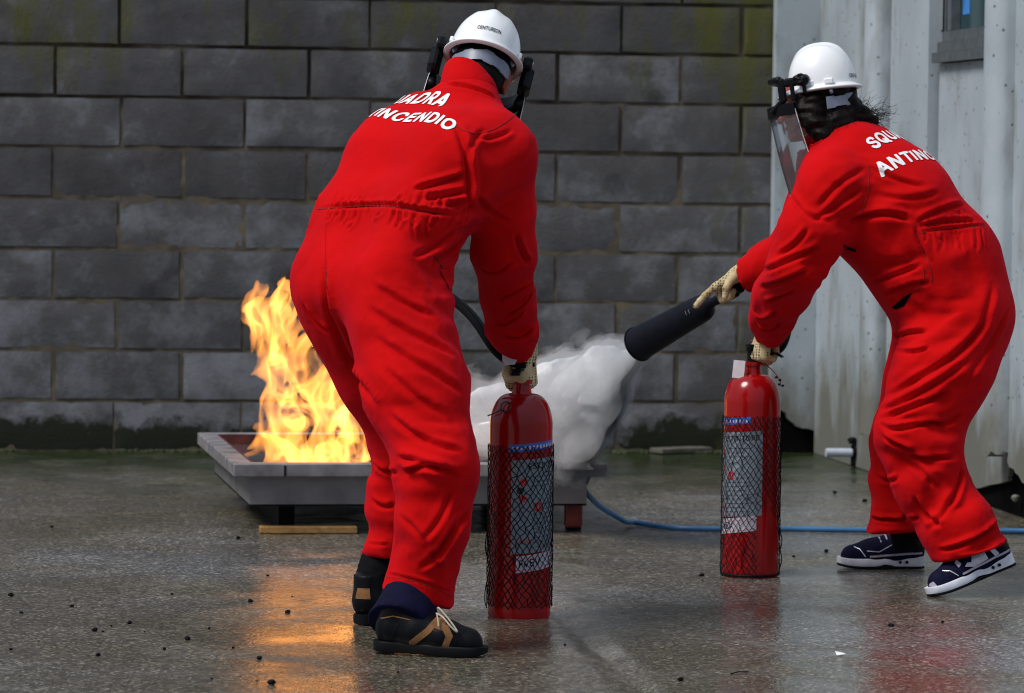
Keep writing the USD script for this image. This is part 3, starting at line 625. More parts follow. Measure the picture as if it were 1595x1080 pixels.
solid = (0.44 + gap - tong)
fld = np.maximum(solid, sheet * 1.3)
fl = thing('fire', 'bright yellow flames leaping from the steel tray beside the man', 'fire', tl(0.4, 0.3, 0) * [1, 1, 0] + [0, 0, ZR])
fld = np.where(lz < -0.028, 1.0, fld)
fld = ndimage.gaussian_filter(fld, 0.6)
def shut(a):
    a[0] = a[-1] = 1; a[:, 0] = a[:, -1] = 1; a[:, :, 0] = a[:, :, -1] = 1; return a
def biggest(V, F, least=5000):
    t = tm(V, F)
    lab = trimesh.graph.connected_component_labels(t.face_adjacency, node_count=len(t.faces))
    c = np.bincount(lab); t.update_faces(c[lab] >= min(least, c.max())); t.remove_unreferenced_vertices(); return t
t = biggest(*march(shut(fld), flo, h)); trimesh.smoothing.filter_taubin(t, iterations=3)
obj('flame', t, 'flame', fl, smooth=True)

# ------------------------------------------------------------------ carbon dioxide cloud from the woman's nozzle
HM = P(1000, 536, 11.35)                       # mouth of the nozzle
def puff(path, h, amps, seed, off=0.0):
    pts = [P(x, y, d) for x, y, d, r in path]; rad = [r for *_, r in path]
    lo = np.min([p - r for p, r in zip(pts, rad)], 0) - 0.12; hi = np.max([p + r for p, r in zip(pts, rad)], 0) + 0.12
    lo, n = grid_for(lo, hi, h); Gq = grid_pts(lo, n, h)
    wf = np.clip((HM[0] - Gq[..., 0]) / 0.15 + 0.15, 0.12, 1)[..., None]
    ja = pts[3] - pts[0]; ja /= np.linalg.norm(ja); Gs = Gq - 0.55 * (Gq @ ja)[..., None] * ja           # the jet draws the billows out along its path
    Wq = Gq + wf * sum(a * w3(Gs, f_, seed + k) for k, (a, f_) in enumerate(amps))
    F_ = np.full(n, 1.0)
    for i in range(len(pts) - 1):
        ab = pts[i + 1] - pts[i]; q = Wq - pts[i]; tt = np.clip(q @ ab / (ab @ ab), 0, 1)
        F_ = np.minimum(F_, np.linalg.norm(q - tt[..., None] * ab, axis=-1) - (rad[i] + (rad[i + 1] - rad[i]) * tt))
    F_ = np.maximum(F_ + off, ZR - 0.015 - Gq[..., 2]) if off > 0.01 else F_ + off
    return biggest(*march(shut(F_), lo, h), least=400)
cl = thing('gas_cloud', 'white cloud of extinguishing gas blown from the black nozzle onto the tray', 'gas cloud', tl(0.9, 0.3, 0) * [1, 1, 0] + [0, 0, ZR], kind='stuff')
PATH = [(997, 538, 11.36, 0.044), (955, 566, 11.5, 0.085), (908, 622, 11.75, 0.145), (850, 650, 12.0, 0.175), (780, 660, 12.15, 0.17), (690, 680, 12.25, 0.13), (780, 690, 12.0, 0.10), (880, 705, 11.9, 0.07), (945, 716, 11.9, 0.04)]
t = puff(PATH, 0.009, [(0.117, 6.5), (0.055, 14.0), (0.036, 30.0), (0.022, 62.0)], 3, 0.008); trimesh.smoothing.filter_taubin(t, iterations=3)
obj('thin_gas', t, 'gas_thin', cl, smooth=True)
t = puff(PATH, 0.010, [(0.12, 6.5), (0.06, 14.0), (0.05, 30.0), (0.03, 62.0)], 3, -0.012); trimesh.smoothing.filter_taubin(t, iterations=3)
obj('gas_haze', t, 'gas_haze', cl, smooth=True)
t = puff(PATH, 0.010, [(0.115, 6.5), (0.046, 14.0), (0.019, 30.0), (0.008, 62.0)], 3, 0.029); trimesh.smoothing.filter_taubin(t, iterations=8)
obj('dense_gas', t, 'gas_dense', cl, smooth=True)

# ------------------------------------------------------------------ soft bodies: signed-distance fields on a grid
class Field:
    def __init__(s, lo, hi, h):
        s.h = h; s.lo, s.n = grid_for(lo, hi, h); s.F = np.full(s.n, 0.3, np.float32)
        s.ax = [s.lo[k] + h * np.arange(s.n[k]) for k in range(3)]; s.cuts = []
    def win(s, lo, hi):
        a = np.clip(np.floor((np.asarray(lo) - s.lo) / s.h).astype(int), 0, s.n - 1); b = np.clip(np.ceil((np.asarray(hi) - s.lo) / s.h).astype(int) + 1, 1, s.n)
        sl = tuple(slice(x, y) for x, y in zip(a, b))
        return sl, np.stack(np.meshgrid(*[s.ax[k][sl[k]] for k in range(3)], indexing='ij'), -1)
    def bone(s, a, b, ra, rb, k=0.03, flat=None, sub=False):
        """round cone from a to b; flat = (direction, factor) squeezes it (factor > 1) along a direction; sub carves it out"""
        a, b = np.asarray(a, float), np.asarray(b, float); r = max(ra, rb) + k + 0.03
        if flat is not None: r /= min(1.0, flat[1])
        sl, Xp = s.win(np.minimum(a, b) - r, np.maximum(a, b) + r)
        q, ab = Xp - a, b - a
        if flat is not None:
            w = np.asarray(flat[0], float) / np.linalg.norm(flat[0])
            q = q + (flat[1] - 1) * (q @ w)[..., None] * w; ab = ab + (flat[1] - 1) * (ab @ w) * w
        t = np.clip(q @ ab / max(ab @ ab, 1e-12), 0, 1)
        d = np.linalg.norm(q - t[..., None] * ab, axis=-1) - (ra + (rb - ra) * t)
        f = s.F[sl]
        if sub:
            d = -d; hh = np.maximum(k - np.abs(f - d), 0) / k; s.F[sl] = np.maximum(f, d) + hh * hh * k / 4
        else:
            hh = np.maximum(k - np.abs(f - d), 0) / k; s.F[sl] = np.minimum(f, d) - hh * hh * k / 4
    def chain(s, pts, k=0.03, **kw):
        for (a, ra), (b, rb_) in zip(pts[:-1], pts[1:]): s.bone(a, b, ra, rb_, k, **kw)
    def cut(s, p, n, r, k=0.004):
        """takes away what lies beyond the plane through p (normal n) within r of p"""
        sl, Xp = s.win(np.asarray(p) - r, np.asarray(p) + r); n = np.asarray(n, float) / np.linalg.norm(n)
        d = (Xp - np.asarray(p)) @ n; near = np.linalg.norm(Xp - np.asarray(p), axis=-1) < r
        s.F[sl] = np.where(near, np.maximum(s.F[sl], d), s.F[sl]); s.cuts.append((np.asarray(p), n, r))
    def at(s, x):
        c = ((x - s.lo) / s.h).T
        return ndimage.map_coordinates(s.F, c, order=1, mode='nearest')
    def grad(s, x):
        e = s.h
        g = np.stack([s.at(x + d) - s.at(x - d) for d in np.eye(3) * e], -1)
        return g / (np.linalg.norm(g, axis=1, keepdims=True) + 1e-9)
    def net(s, keep=True, step=1):
        F_ = s.F if step == 1 else ndimage.gaussian_filter(s.F, 0.7)[::step, ::step, ::step]
        V, Q = surface_nets(F_, s.lo, s.h * step)
        if keep:
            t = tm(V, np.vstack([Q[:, [0, 1, 2]], Q[:, [0, 2, 3]]]))
            lab = trimesh.graph.connected_component_labels(np.vstack([Q[:, [0, 1]], Q[:, [1, 2]], Q[:, [2, 3]]]), node_count=len(V))
            big = np.argmax(np.bincount(lab)); ok = lab == big
            mp = -np.ones(len(V), int); mp[ok] = np.arange(ok.sum()); V = V[ok]; Q = mp[Q[(ok[Q]).all(1)]]
        return V, Q
def tri(Q): return np.vstack([Q[:, [0, 1, 2]], Q[:, [0, 2, 3]]])
def vnormals(V, Fc):
    n = np.zeros_like(V); c = np.cross(V[Fc[:, 1]] - V[Fc[:, 0]], V[Fc[:, 2]] - V[Fc[:, 0]])
    for k in range(3): np.add.at(n, Fc[:, k], c)
    return n / (np.linalg.norm(n, axis=1, keepdims=True) + 1e-12)
def drape(V, Q, field, zones, base=0.05, band=(-0.022, 0.010), iters=260, seed=1, grav=0.00012, bend=0.045, amp=0.008):
    """lets cloth that is a little too long for the body buckle into folds: spring network between an inner and an outer limit.
    zones: (centre, radius, direction, excess) add cloth along a direction."""
    e = np.vstack([Q[:, [0, 1]], Q[:, [1, 2]], Q[:, [2, 3]], Q[:, [3, 0]]]); e = np.unique(np.sort(e, 1), axis=0)
    dg = np.vstack([Q[:, [0, 2]], Q[:, [1, 3]]])
    E_ = np.vstack([e, dg]); i, j = E_[:, 0], E_[:, 1]; n = len(V)
    d0 = V[j] - V[i]; L0 = np.linalg.norm(d0, axis=1); u = d0 / (L0[:, None] + 1e-12); mid = (V[i] + V[j]) / 2
    ex = np.full(len(E_), base)
    for c, r, dr, am in zones:
        dr = np.asarray(dr, float) / np.linalg.norm(dr); w = np.exp(-((mid - np.asarray(c)) ** 2).sum(1) / (r * r))
        ex += w * am * (u @ dr) ** 2
    rest = L0 * (1 + ex)
    wgt = np.where(np.arange(len(E_)) < len(e), 1.0, 0.5)
    S = sparse.csr_matrix((np.r_[-wgt, wgt], (np.r_[i, j], np.r_[np.arange(len(E_))] .tolist() + np.arange(len(E_)).tolist())), shape=(n, len(E_)))
    deg = np.bincount(i, wgt, n) + np.bincount(j, wgt, n)
    Lp = sparse.csr_matrix((np.ones(2 * len(e)), (np.r_[e[:, 0], e[:, 1]], np.r_[e[:, 1], e[:, 0]])), shape=(n, n)); dl = np.asarray(Lp.sum(1)).ravel()[:, None]
    T3 = tri(Q); N0 = vnormals(V, T3)
    ph = fn3(V * 14, seed) + 0.6 * fn3(V * 26, seed + 3) - 0.8
    for c, r, dr, am in zones:
        dr = np.asarray(dr, float) / np.linalg.norm(dr); w = np.exp(-((V - np.asarray(c)) ** 2).sum(1) / (r * r))
        # seed irregular folds that run across the direction of the excess
        a2 = np.cross(dr, [0.3, 1.0, 0.2]); a2 /= np.linalg.norm(a2); a3 = np.cross(dr, a2)
        q = np.stack([V @ dr * 15, V @ a2 * 4.0, V @ a3 * 4.0], 1)
        ph += w * 2.6 * (fn3(q + 0.6 * fn3(V * 5, seed + 8)[:, None], seed + 6) - 0.5)
    x = V + N0 * (amp * ph)[:, None]
    v = np.zeros_like(x)
    for it in range(iters):
        d = x[j] - x[i]; L = np.linalg.norm(d, axis=1)
        f = (0.5 * (L - rest) / (L + 1e-12) * wgt)[:, None] * d
        mv_ = -(S @ f) / deg[:, None] * 1.7
        x = x + mv_
        lap = (Lp @ x) / dl - x
        x = x + bend * lap
        x[:, 2] -= grav
        if it % 2 == 0 or it > iters - 6:
            sd_ = field.at(x); g = field.grad(x)
            o_ = np.clip(sd_ - band[1], 0, 0.03) - np.clip(band[0] - sd_, 0, 0.03)
            x = x - 0.7 * g * o_[:, None]
    return x
def refine(V, Q):
    """one Catmull-Clark step on a quad mesh"""
    n = len(V); fp = V[Q].mean(1)
    e = np.sort(np.vstack([Q[:, [0, 1]], Q[:, [1, 2]], Q[:, [2, 3]], Q[:, [3, 0]]]), 1); nf = len(Q)
    key = e[:, 0] * n + e[:, 1]; uq, inv = np.unique(key, return_inverse=True); m = len(uq)
    ev = np.stack([uq // n, uq % n], 1); mid = V[ev].mean(1)
    fs = np.zeros((m, 3)); fc = np.bincount(inv, minlength=m)[:, None]; face = np.tile(np.arange(nf), 4)
    for k in range(3): fs[:, k] = np.bincount(inv, fp[face, k], m)
    ep = np.where(fc >= 2, (V[ev].sum(1) + fs * 2 / np.maximum(fc, 1)) / 4, mid)
    val = np.bincount(ev.ravel(), minlength=n)[:, None]; fa = np.zeros((n, 3)); ea = np.zeros((n, 3)); nfv = np.bincount(Q.ravel(), minlength=n)[:, None]
    for k in range(3):
        fa[:, k] = np.bincount(Q.ravel(), np.repeat(fp[:, k], 4), n); ea[:, k] = np.bincount(ev.ravel(), np.repeat(mid[:, k], 2), n)
    vp = (fa / np.maximum(nfv, 1) + 2 * ea / np.maximum(val, 1) + (val - 3) * V) / np.maximum(val, 1)
    I = inv.reshape(4, nf).T + n; c = np.arange(nf) + n + m
    Q2 = np.concatenate([np.stack([Q[:, k], I[:, k], c, I[:, k - 1]], 1) for k in range(4)])
    return np.vstack([vp, ep, fp]), Q2
def tailor(field, zones, seed, curves=(), base=0.03, band=(-0.024, 0.010)):
    """a garment over the field: big folds on a coarse net, then small ones; open at the field's cuts. Returns the mesh and its open edges"""
    V, Q = field.net(step=2)
    cap = np.zeros(len(Q), bool); hc = field.h * 2
    for p, n, r in field.cuts:
        m_ = ((V - p) @ n > -0.55 * hc) & (np.linalg.norm(V - p, axis=1) < r * 1.05); cap |= m_[Q].all(1)
    x = drape(V, Q, field, zones, base=base, band=band, iters=220, seed=seed, bend=0.05, amp=0.012)
    x, Q = refine(x, Q); cap = np.tile(cap, 4)
    x = drape(x, Q, field, [(c, r, d, a * 0.12) for c, r, d, a in zones], base=0.006, band=(band[0] - 0.003, band[1] + 0.003), iters=50, seed=seed + 1, bend=0.06, amp=0.0035)
    x, Q = refine(x, Q); cap = np.tile(cap, 4)
    T_ = tri(Q[~cap]); x = creases(x, T_, curves); t = tm(x, T_)
    e = np.sort(np.vstack([Q[~cap][:, [a, (a + 1) % 4]] for a in range(4)]), 1); key, c = np.unique(e, axis=0, return_counts=True)
    return t, x, key[c == 1]
def creases(V, T_, curves):
    """sculpts folds along curves drawn over the garment: (pixels, depth, width); a valley with a ridge beside it"""
    t = tm(V, T_); nv = vnormals(V, T_); D = np.zeros(len(V))
    tree = cKDTree(V)
    for px, depth, width in curves:
        p = np.asarray(px, float)
        if len(p) < 3: p = np.vstack([p[0], p.mean(0), p[-1]])
        q = spline(np.c_[p, np.zeros(len(p))], 40)[:, :2]
        d = np.array([ray(*a) for a in q]); loc, ir, it_ = t.ray.intersects_location(np.tile(CAM, (len(d), 1)), d, multiple_hits=False)
        if len(ir) < 6: continue
        o = np.argsort(ir); c, n = loc[o], nv[T_[it_[o], 0]]
        c = ndimage.gaussian_filter1d(c, 1.5, axis=0)
        par = ir[o] / 39.0; tg = np.gradient(c, axis=0); tg /= np.linalg.norm(tg, axis=1, keepdims=True) + 1e-9
        side = np.cross(n, tg)
        cand = np.unique(np.concatenate(tree.query_ball_point(c, width * 3.2))).astype(int)
        dd, k = cKDTree(c).query(V[cand])
        sg = ((V[cand] - c[k]) * side[k]).sum(1); ok = (nv[cand] * n[k]).sum(1) > -0.1
        fade = np.clip(np.minimum(par[k], 1 - par[k]) / 0.22, 0, 1); fade = fade * fade * (3 - 2 * fade)
        end = np.sqrt(np.maximum(dd ** 2 - sg ** 2, 0)); fade = fade * np.exp(-(end / width) ** 2)
        s_ = sg / width
        D[cand] += np.where(ok, fade * depth * (0.75 * np.exp(-((s_ - 1.0) / 0.75) ** 2) - 1.0 * np.exp(-(s_ / 0.50) ** 2) + 0.30 * np.exp(-((s_ + 1.1) / 0.8) ** 2)), 0)
    return V + nv * np.clip(1.08 * D, -0.022, 0.016)[:, None]
def loops(edges):
    from collections import defaultdict
    g = defaultdict(list)
    for a, b in edges: g[a].append(b); g[b].append(a)
    seen, out = set(), []
    for s0 in list(g):
        if s0 in seen: continue
        lp, cur, prev = [s0], s0, None; seen.add(s0)
        while True:
            nx_ = [q for q in g[cur] if q != prev and q not in seen]
            if not nx_: break
            prev, cur = cur, nx_[0]; seen.add(cur); lp.append(cur)
        if len(lp) > 20: out.append(lp)
    return out
def hems(x, edges, parent, m, r=0.0035):
    for lp in loops(edges):
        p = x[lp]; p = np.vstack([p, p[:2]])
        obj('hem', tube(p, r, 6, cap=False), m, parent, smooth=True)
def decal(poly, o, x, y, target, off=0.0015, size=0.006, reach=0.3):
    """a flat shape (local x, y about o) laid on the target along the shape's normal"""
    x = np.asarray(x, float) / np.linalg.norm(x); y = np.asarray(y, float); y = y - x * (y @ x); y /= np.linalg.norm(y); n = np.cross(x, y)
    v, f = trimesh.creation.triangulate_polygon(poly, engine='earcut'); v = np.c_[v, np.zeros(len(v))]
    v, f = trimesh.remesh.subdivide_to_size(v, f, size)
    w = np.asarray(o) + v[:, :1] * x + v[:, 1:2] * y
    loc, ir, it_ = target.ray.intersects_location(w + n * reach, np.tile(-n, (len(w), 1)), multiple_hits=False)
    ok = np.zeros(len(w), bool); ok[ir] = True; out = w.copy(); out[ir] = loc + n * off
    f = f[ok[f].all(1)]; f = f[np.linalg.norm(out[f[:, 0]] - out[f[:, 1]], axis=1) < size * 4]
    t = tm(out, f); t.remove_unreferenced_vertices(); return t
def B_(px, py, d, r): return (P(px, py, d), r * d / FPX)      # a joint: pixel, depth, radius in pixels at that depth
def around(pts, pad):
    c = np.array([p for p, r in pts]); r = max(r for p, r in pts); return c.min(0) - r - pad, c.max(0) + r + pad

# ---- lettering laid on the cloth
_font = None
def word(text, height, wide=1.06, bold=2):
    """flat lettering with a plain capital I; returns vertices, faces, width"""
    global _font
    import glob
    from PIL import ImageFont
    if _font is None: _font = ImageFont.truetype(glob.glob('/opt/blender-*/*/datafiles/fonts/Inter.woff2')[0], 96)
    V, F, x, k = [], [], 0.0, height / 70.0
    for ch in text:
        if ch == 'I':
            v, f = np.array(trimesh.creation.box([0.23 * height, height, 0.001]).vertices), trimesh.creation.box([0.23 * height, height, 0.001]).faces
            v = v + [x + 0.16 * height, height / 2, 0.0005]; x += 0.36 * height
        else:
            t = meshkit.text_mesh(ch, height, 0.001, bold); v, f = np.array(t.vertices) + [x, 0, 0], np.array(t.faces); x += (_font.getlength(ch) + 7) * k
        F.append(f + sum(len(q) for q in V)); V.append(v)
    v, f = np.vstack(V), np.vstack(F); f = f[v[f][:, :, 2].min(1) > 0.0009]
    v, f = trimesh.remesh.subdivide_to_size(v, f, height * 0.16); v[:, 0] = (v[:, 0] - v[:, 0].min()) * wide; return v, f, v[:, 0].max()
def surf_text(text, height, field, target, start, xdir, up, from_end=False, off=0.0020):
    """walks over the garment from a point, along the reading direction, and lays the word there"""
    v, f, wd = word(text, height)
    g0 = field.grad(start[None])[0]; x = np.asarray(xdir, float); x = x - g0 * (x @ g0); x /= np.linalg.norm(x)
    sgn = -1.0 if from_end else 1.0; du = 0.004; n = int(wd / du) + 3; p = start.copy(); Ps, Xs, Gs = [], [], []
    p = p - g0 * field.at(p[None])[0]
    for k in range(n):
        g = field.grad(p[None])[0]; x = x - g * (x @ g); x /= np.linalg.norm(x); Ps.append(p.copy()); Xs.append(x.copy()); Gs.append(g)
        p = p + x * du * sgn; p = p - g * field.at(p[None])[0]
    s_ = (np.arange(n) * du); u = (wd - v[:, 0]) if from_end else v[:, 0]
    I3 = lambda A_: np.stack([np.interp(u, s_, np.array(A_)[:, k]) for k in range(3)], 1)
    P_, X__, G__ = I3(Ps), I3(Xs), I3(Gs); U_ = np.cross(G__, X__); U_ *= np.sign((U_ @ np.asarray(up, float)).mean())
    q = P_ + U_ * (v[:, 1:2] - height / 2)
    for _ in range(3): q = q - field.grad(q) * field.at(q)[:, None]
    g = field.grad(q); loc, ir, it_ = target.ray.intersects_location(q + g * 0.03, -g, multiple_hits=False)
    out = q + g * 0.004; d = np.linalg.norm(loc - q[ir], axis=1) < 0.035; out[ir[d]] = loc[d]
    return tm(out + g * off, f)

def decal(poly, o, x, y, target, off=0.0015, size=0.006, reach=0.3):
    """a flat shape (local x, y about o) laid on the target along the shape's normal"""
    x = np.asarray(x, float) / np.linalg.norm(x); y = np.asarray(y, float); y = y - x * (y @ x); y /= np.linalg.norm(y); n = np.cross(x, y)
    v, f = trimesh.creation.triangulate_polygon(poly, engine='earcut'); v = np.c_[v, np.zeros(len(v))]
    v, f = trimesh.remesh.subdivide_to_size(v, f, size)
    w = np.asarray(o) + v[:, :1] * x + v[:, 1:2] * y
    loc, ir, it_ = target.ray.intersects_location(w + n * reach, np.tile(-n, (len(w), 1)), multiple_hits=False)
    ok = np.zeros(len(w), bool); ok[ir] = True; out = w.copy(); out[ir] = loc + n * off
    f = f[ok[f].all(1)]; f = f[np.linalg.norm(out[f[:, 0]] - out[f[:, 1]], axis=1) < size * 4]
    t = tm(out, f); t.remove_unreferenced_vertices(); return t
def B_(px, py, d, r): return (P(px, py, d), r * d / FPX)      # a joint: pixel, depth, radius in pixels at that depth
def around(pts, pad):
    c = np.array([p for p, r in pts]); r = max(r for p, r in pts); return c.min(0) - r - pad, c.max(0) + r + pad

# ---- lettering laid on the cloth
def letters(text, height, target, centre, xdir, up, radius, off=0.0022, bold=True, gap=1.0):
    t = meshkit.text_mesh(text, height, 0.001, bold)
    v, f = np.array(t.vertices), np.array(t.faces)
    top = v[f][:, :, 2].min(1) > 0.0009; f = f[top]
    v, f = trimesh.remesh.subdivide_to_size(v, f, height * 0.22)
    v[:, 0] -= (v[:, 0].min() + v[:, 0].max()) / 2; v[:, 1] -= height / 2
    x = np.asarray(xdir, float) / np.linalg.norm(xdir); u = np.asarray(up, float); u = u - x * (u @ x); u /= np.linalg.norm(u); nrm = np.cross(x, u)
    ph = v[:, 0] / radius
    f = f[(np.abs(ph)[f] < 1.25).all(1)]
    dirs = np.cos(ph)[:, None] * nrm + np.sin(ph)[:, None] * x
    axis = np.asarray(centre) - nrm * radius + v[:, 1:2] * u
    o = axis + dirs * (radius + 0.12)
    loc, ir, itri = target.ray.intersects_location(o, -dirs, multiple_hits=False)
    hit = np.full(len(v), False); out = np.zeros_like(v); hit[ir] = True; out[ir] = loc
    # the print lies on the outer face: smooth the ray hits a little so that letters stay whole
    ok = hit[f].all(1); f = f[ok]
    out = out + dirs * off
    keep = np.linalg.norm(out[f[:, 0]] - out[f[:, 1]], axis=1) < 0.05
    t = tm(out, f[keep]); t.remove_unreferenced_vertices(); return t

# ---- hands in gloves
def glove(parent, wrist, y, z, left=False, scale=0.92, curls=((70, 80, 45),) * 4, thumb=(0.75, 0.55, -0.5), thumb_curl=35, splay=(6, 2, -3, -8), cuff=0.05, mats=('glove', 'glove_dots'), name='glove', grip=0.0):
    y = np.asarray(y, float); y /= np.linalg.norm(y); z = np.asarray(z, float); z = z - y * (z @ y); z /= np.linalg.norm(z); x = np.cross(y, z)
    sg = 1.0 if left else -1.0                      # thumb side along local x
    def L(p): p = np.asarray(p, float) * scale; return np.asarray(wrist) + x * p[0] * sg + y * p[1] + z * p[2]
    A = [np.asarray(wrist) - 0.09, np.asarray(wrist) + 0.09]
    fl_ = Field(np.asarray(wrist) - 0.19 * scale, np.asarray(wrist) + 0.19 * scale, 0.0032)
    mcp = [(0.030, 0.088, 0.002), (0.010, 0.092, 0.004), (-0.011, 0.088, 0.002), (-0.030, 0.078, -0.003)]
    ln = [(0.044, 0.027, 0.022), (0.049, 0.031, 0.023), (0.045, 0.029, 0.022), (0.035, 0.022, 0.020)]
    fl_.bone(L((0.012, 0.0, 0)), L((0.022, 0.075, 0)), 0.019 * scale, 0.014 * scale, 0.012)
    fl_.bone(L((-0.012, 0.0, 0)), L((-0.022, 0.070, 0)), 0.019 * scale, 0.014 * scale, 0.012)
    fl_.bone(L((0.0, 0.0, 0)), L((0.0, 0.080, 0)), 0.020 * scale, 0.015 * scale, 0.012)
    fl_.bone(L((0, -cuff, 0)), L((0, 0.012, 0)), 0.031 * scale, 0.028 * scale, 0.015, flat=(z, 1.2))
    for k, (mp_, le, cu) in enumerate(zip(mcp, ln, curls)):
        p = np.array(mp_); a = 0.0; sp = math.radians(splay[k])
        fl_.bone(L((mp_[0] * 0.6, 0.03, 0)), L(p), 0.012 * scale, 0.0125 * scale, 0.008)
        r = 0.0115 if k < 3 else 0.0100
        for q, (l_, c_) in enumerate(zip(le, cu)):
            a += math.radians(c_); d = np.array([math.sin(sp) * math.cos(a), math.cos(sp) * math.cos(a), -math.sin(a)])
            p2 = p + d * l_; fl_.bone(L(p), L(p2), (r - 0.0006 * q) * scale, (r - 0.0006 * (q + 1)) * scale, 0.004); p = p2
    p = np.array([0.026, 0.020, -0.006]); d = np.array(thumb, float); d /= np.linalg.norm(d)
    fl_.bone(L((0.012, 0.01, 0)), L(p), 0.016 * scale, 0.015 * scale, 0.010)
    p2 = p + d * 0.036; fl_.bone(L(p), L(p2), 0.0145 * scale, 0.0125 * scale, 0.008)
    ax = np.array([0, 0, -1.0]); d2 = d * math.cos(math.radians(thumb_curl)) + np.array([-0.5, 0.2, -0.85]) * math.sin(math.radians(thumb_curl)); d2 /= np.linalg.norm(d2)
    p3 = p2 + d2 * 0.030; fl_.bone(L(p2), L(p3), 0.0122 * scale, 0.0105 * scale, 0.005)
    V, Q = fl_.net()
    g = obj(name, (V, Q), mats[0], parent, smooth=True)
    cv = tube([L((0, -cuff - 0.004, 0)), L((0, -cuff + 0.004, 0)), L((0, -cuff + 0.012, 0))], [0.030 * scale, 0.0325 * scale, 0.030 * scale], 24)
    obj('cuff', cv, mats[1], g, smooth=True)
    return g, L

# ---- hard hats: local x to the wearer's right, y forward, z up
def helmet(parent, c, R, w=0.098, l=0.118, hgt=0.105, text=None):
    nt, nf = 72, 30
    def surf(th, fr, inset=0.0):
        # fr 0 at the rim, 1 at the crown
        a, b = w - inset, l - inset
        ct, st = np.cos(th), np.sin(th)
        e = fr * math.pi / 2; rr_ = np.cos(e) ** 0.80
        x = a * st * rr_; y = b * ct * rr_; z = (hgt - inset) * np.sin(e) ** 0.92
        keel = np.exp(-(x / 0.016) ** 2) * np.clip(fr * 2.2 - 0.35, 0, 1) * 0.007 + np.exp(-((np.abs(x) - 0.042) / 0.010) ** 2) * np.clip(fr * 2.4 - 0.5, 0, 1) * 0.0022
        return np.stack([x, y, z + keel * (inset == 0)], -1)
    th = np.linspace(0, 2 * np.pi, nt, endpoint=False); frs = np.linspace(0.0, 1.0, nf) ** 1.0
    T_, Fr = np.meshgrid(th, frs, indexing='ij')
    up = surf(T_, Fr)
    peak = np.clip(np.cos(th), 0, 1) ** 2 * 0.020
    rimr = lambda g, z: np.stack([(w + g + 0.0 * peak) * np.sin(th), (l + g + peak) * np.cos(th), np.full(nt, z) - peak * 0.25], -1)
    rows = [up[:, k] for k in range(nf - 1, -1, -1)]
    rows = rows[:-1] + [rimr(0.002, 0.004), rimr(0.011, -0.001), rimr(0.014, -0.004), rimr(0.013, -0.008), rimr(0.0, -0.010), rimr(-0.004, -0.006)]
    lo_ = surf(T_, Fr, 0.005); rows += [lo_[:, k] for k in range(1, nf)]
    V = np.stack(rows, 0).reshape(-1, 3); n = len(rows); I = np.arange(n * nt).reshape(n, nt)
    F = np.stack([I[:-1], np.roll(I, -1, 1)[:-1], np.roll(I, -1, 1)[1:], I[1:]], -1).reshape(-1, 4)[:, ::-1]
    hm = obj('helmet', (V @ R.T + c, F), 'helmet_white', parent, smooth=True)
    W = lambda p: np.asarray(p) @ R.T + c
    # little accessory slots on the side
    for sx in (-1, 1):
        for y in (-0.035, 0.02):
            obj('slot', place(box([0.010, 0.026, 0.016], bev=0.003), R, W([sx * (w * 0.985), y, 0.012])), 'helmet_white', hm, smooth=30)
    return hm, W, surf

def harness(hm, W, R, w, l, m='harness_grey', z0=-0.040, dz=0.030, rng_=(100, 260)):
    th = np.radians(np.linspace(*rng_, 40)); rows = []
    for r_, z_ in ((0.0, 0), (0.0, 1), (-0.004, 1), (-0.004, 0)):
        wig = 0.003 * np.sign(np.sin(th * 9))
        rows.append(np.stack([(w + r_) * np.sin(th), (l + r_) * np.cos(th), z0 + dz * z_ + wig * (z_ - .5) - 0.012 * np.abs(np.sin(th)) ], -1))
    V = np.stack(rows, 0); n = V.shape[1]; I = np.arange(4 * n).reshape(4, n); J_ = np.roll(I, -1, 0)
    F = np.stack([I[:, :-1], I[:, 1:], J_[:, 1:], J_[:, :-1]], -1).reshape(-1, 4)
    obj('headband', (W(V.reshape(-1, 3)), F), m, hm, smooth=30)
    for sx in (-1, 1):
        obj('strap', tube([W([sx * w * 0.75, -0.03, 0.0]), W([sx * w * 0.98, -0.04, z0 + dz])], 0.005, 8), m, hm)

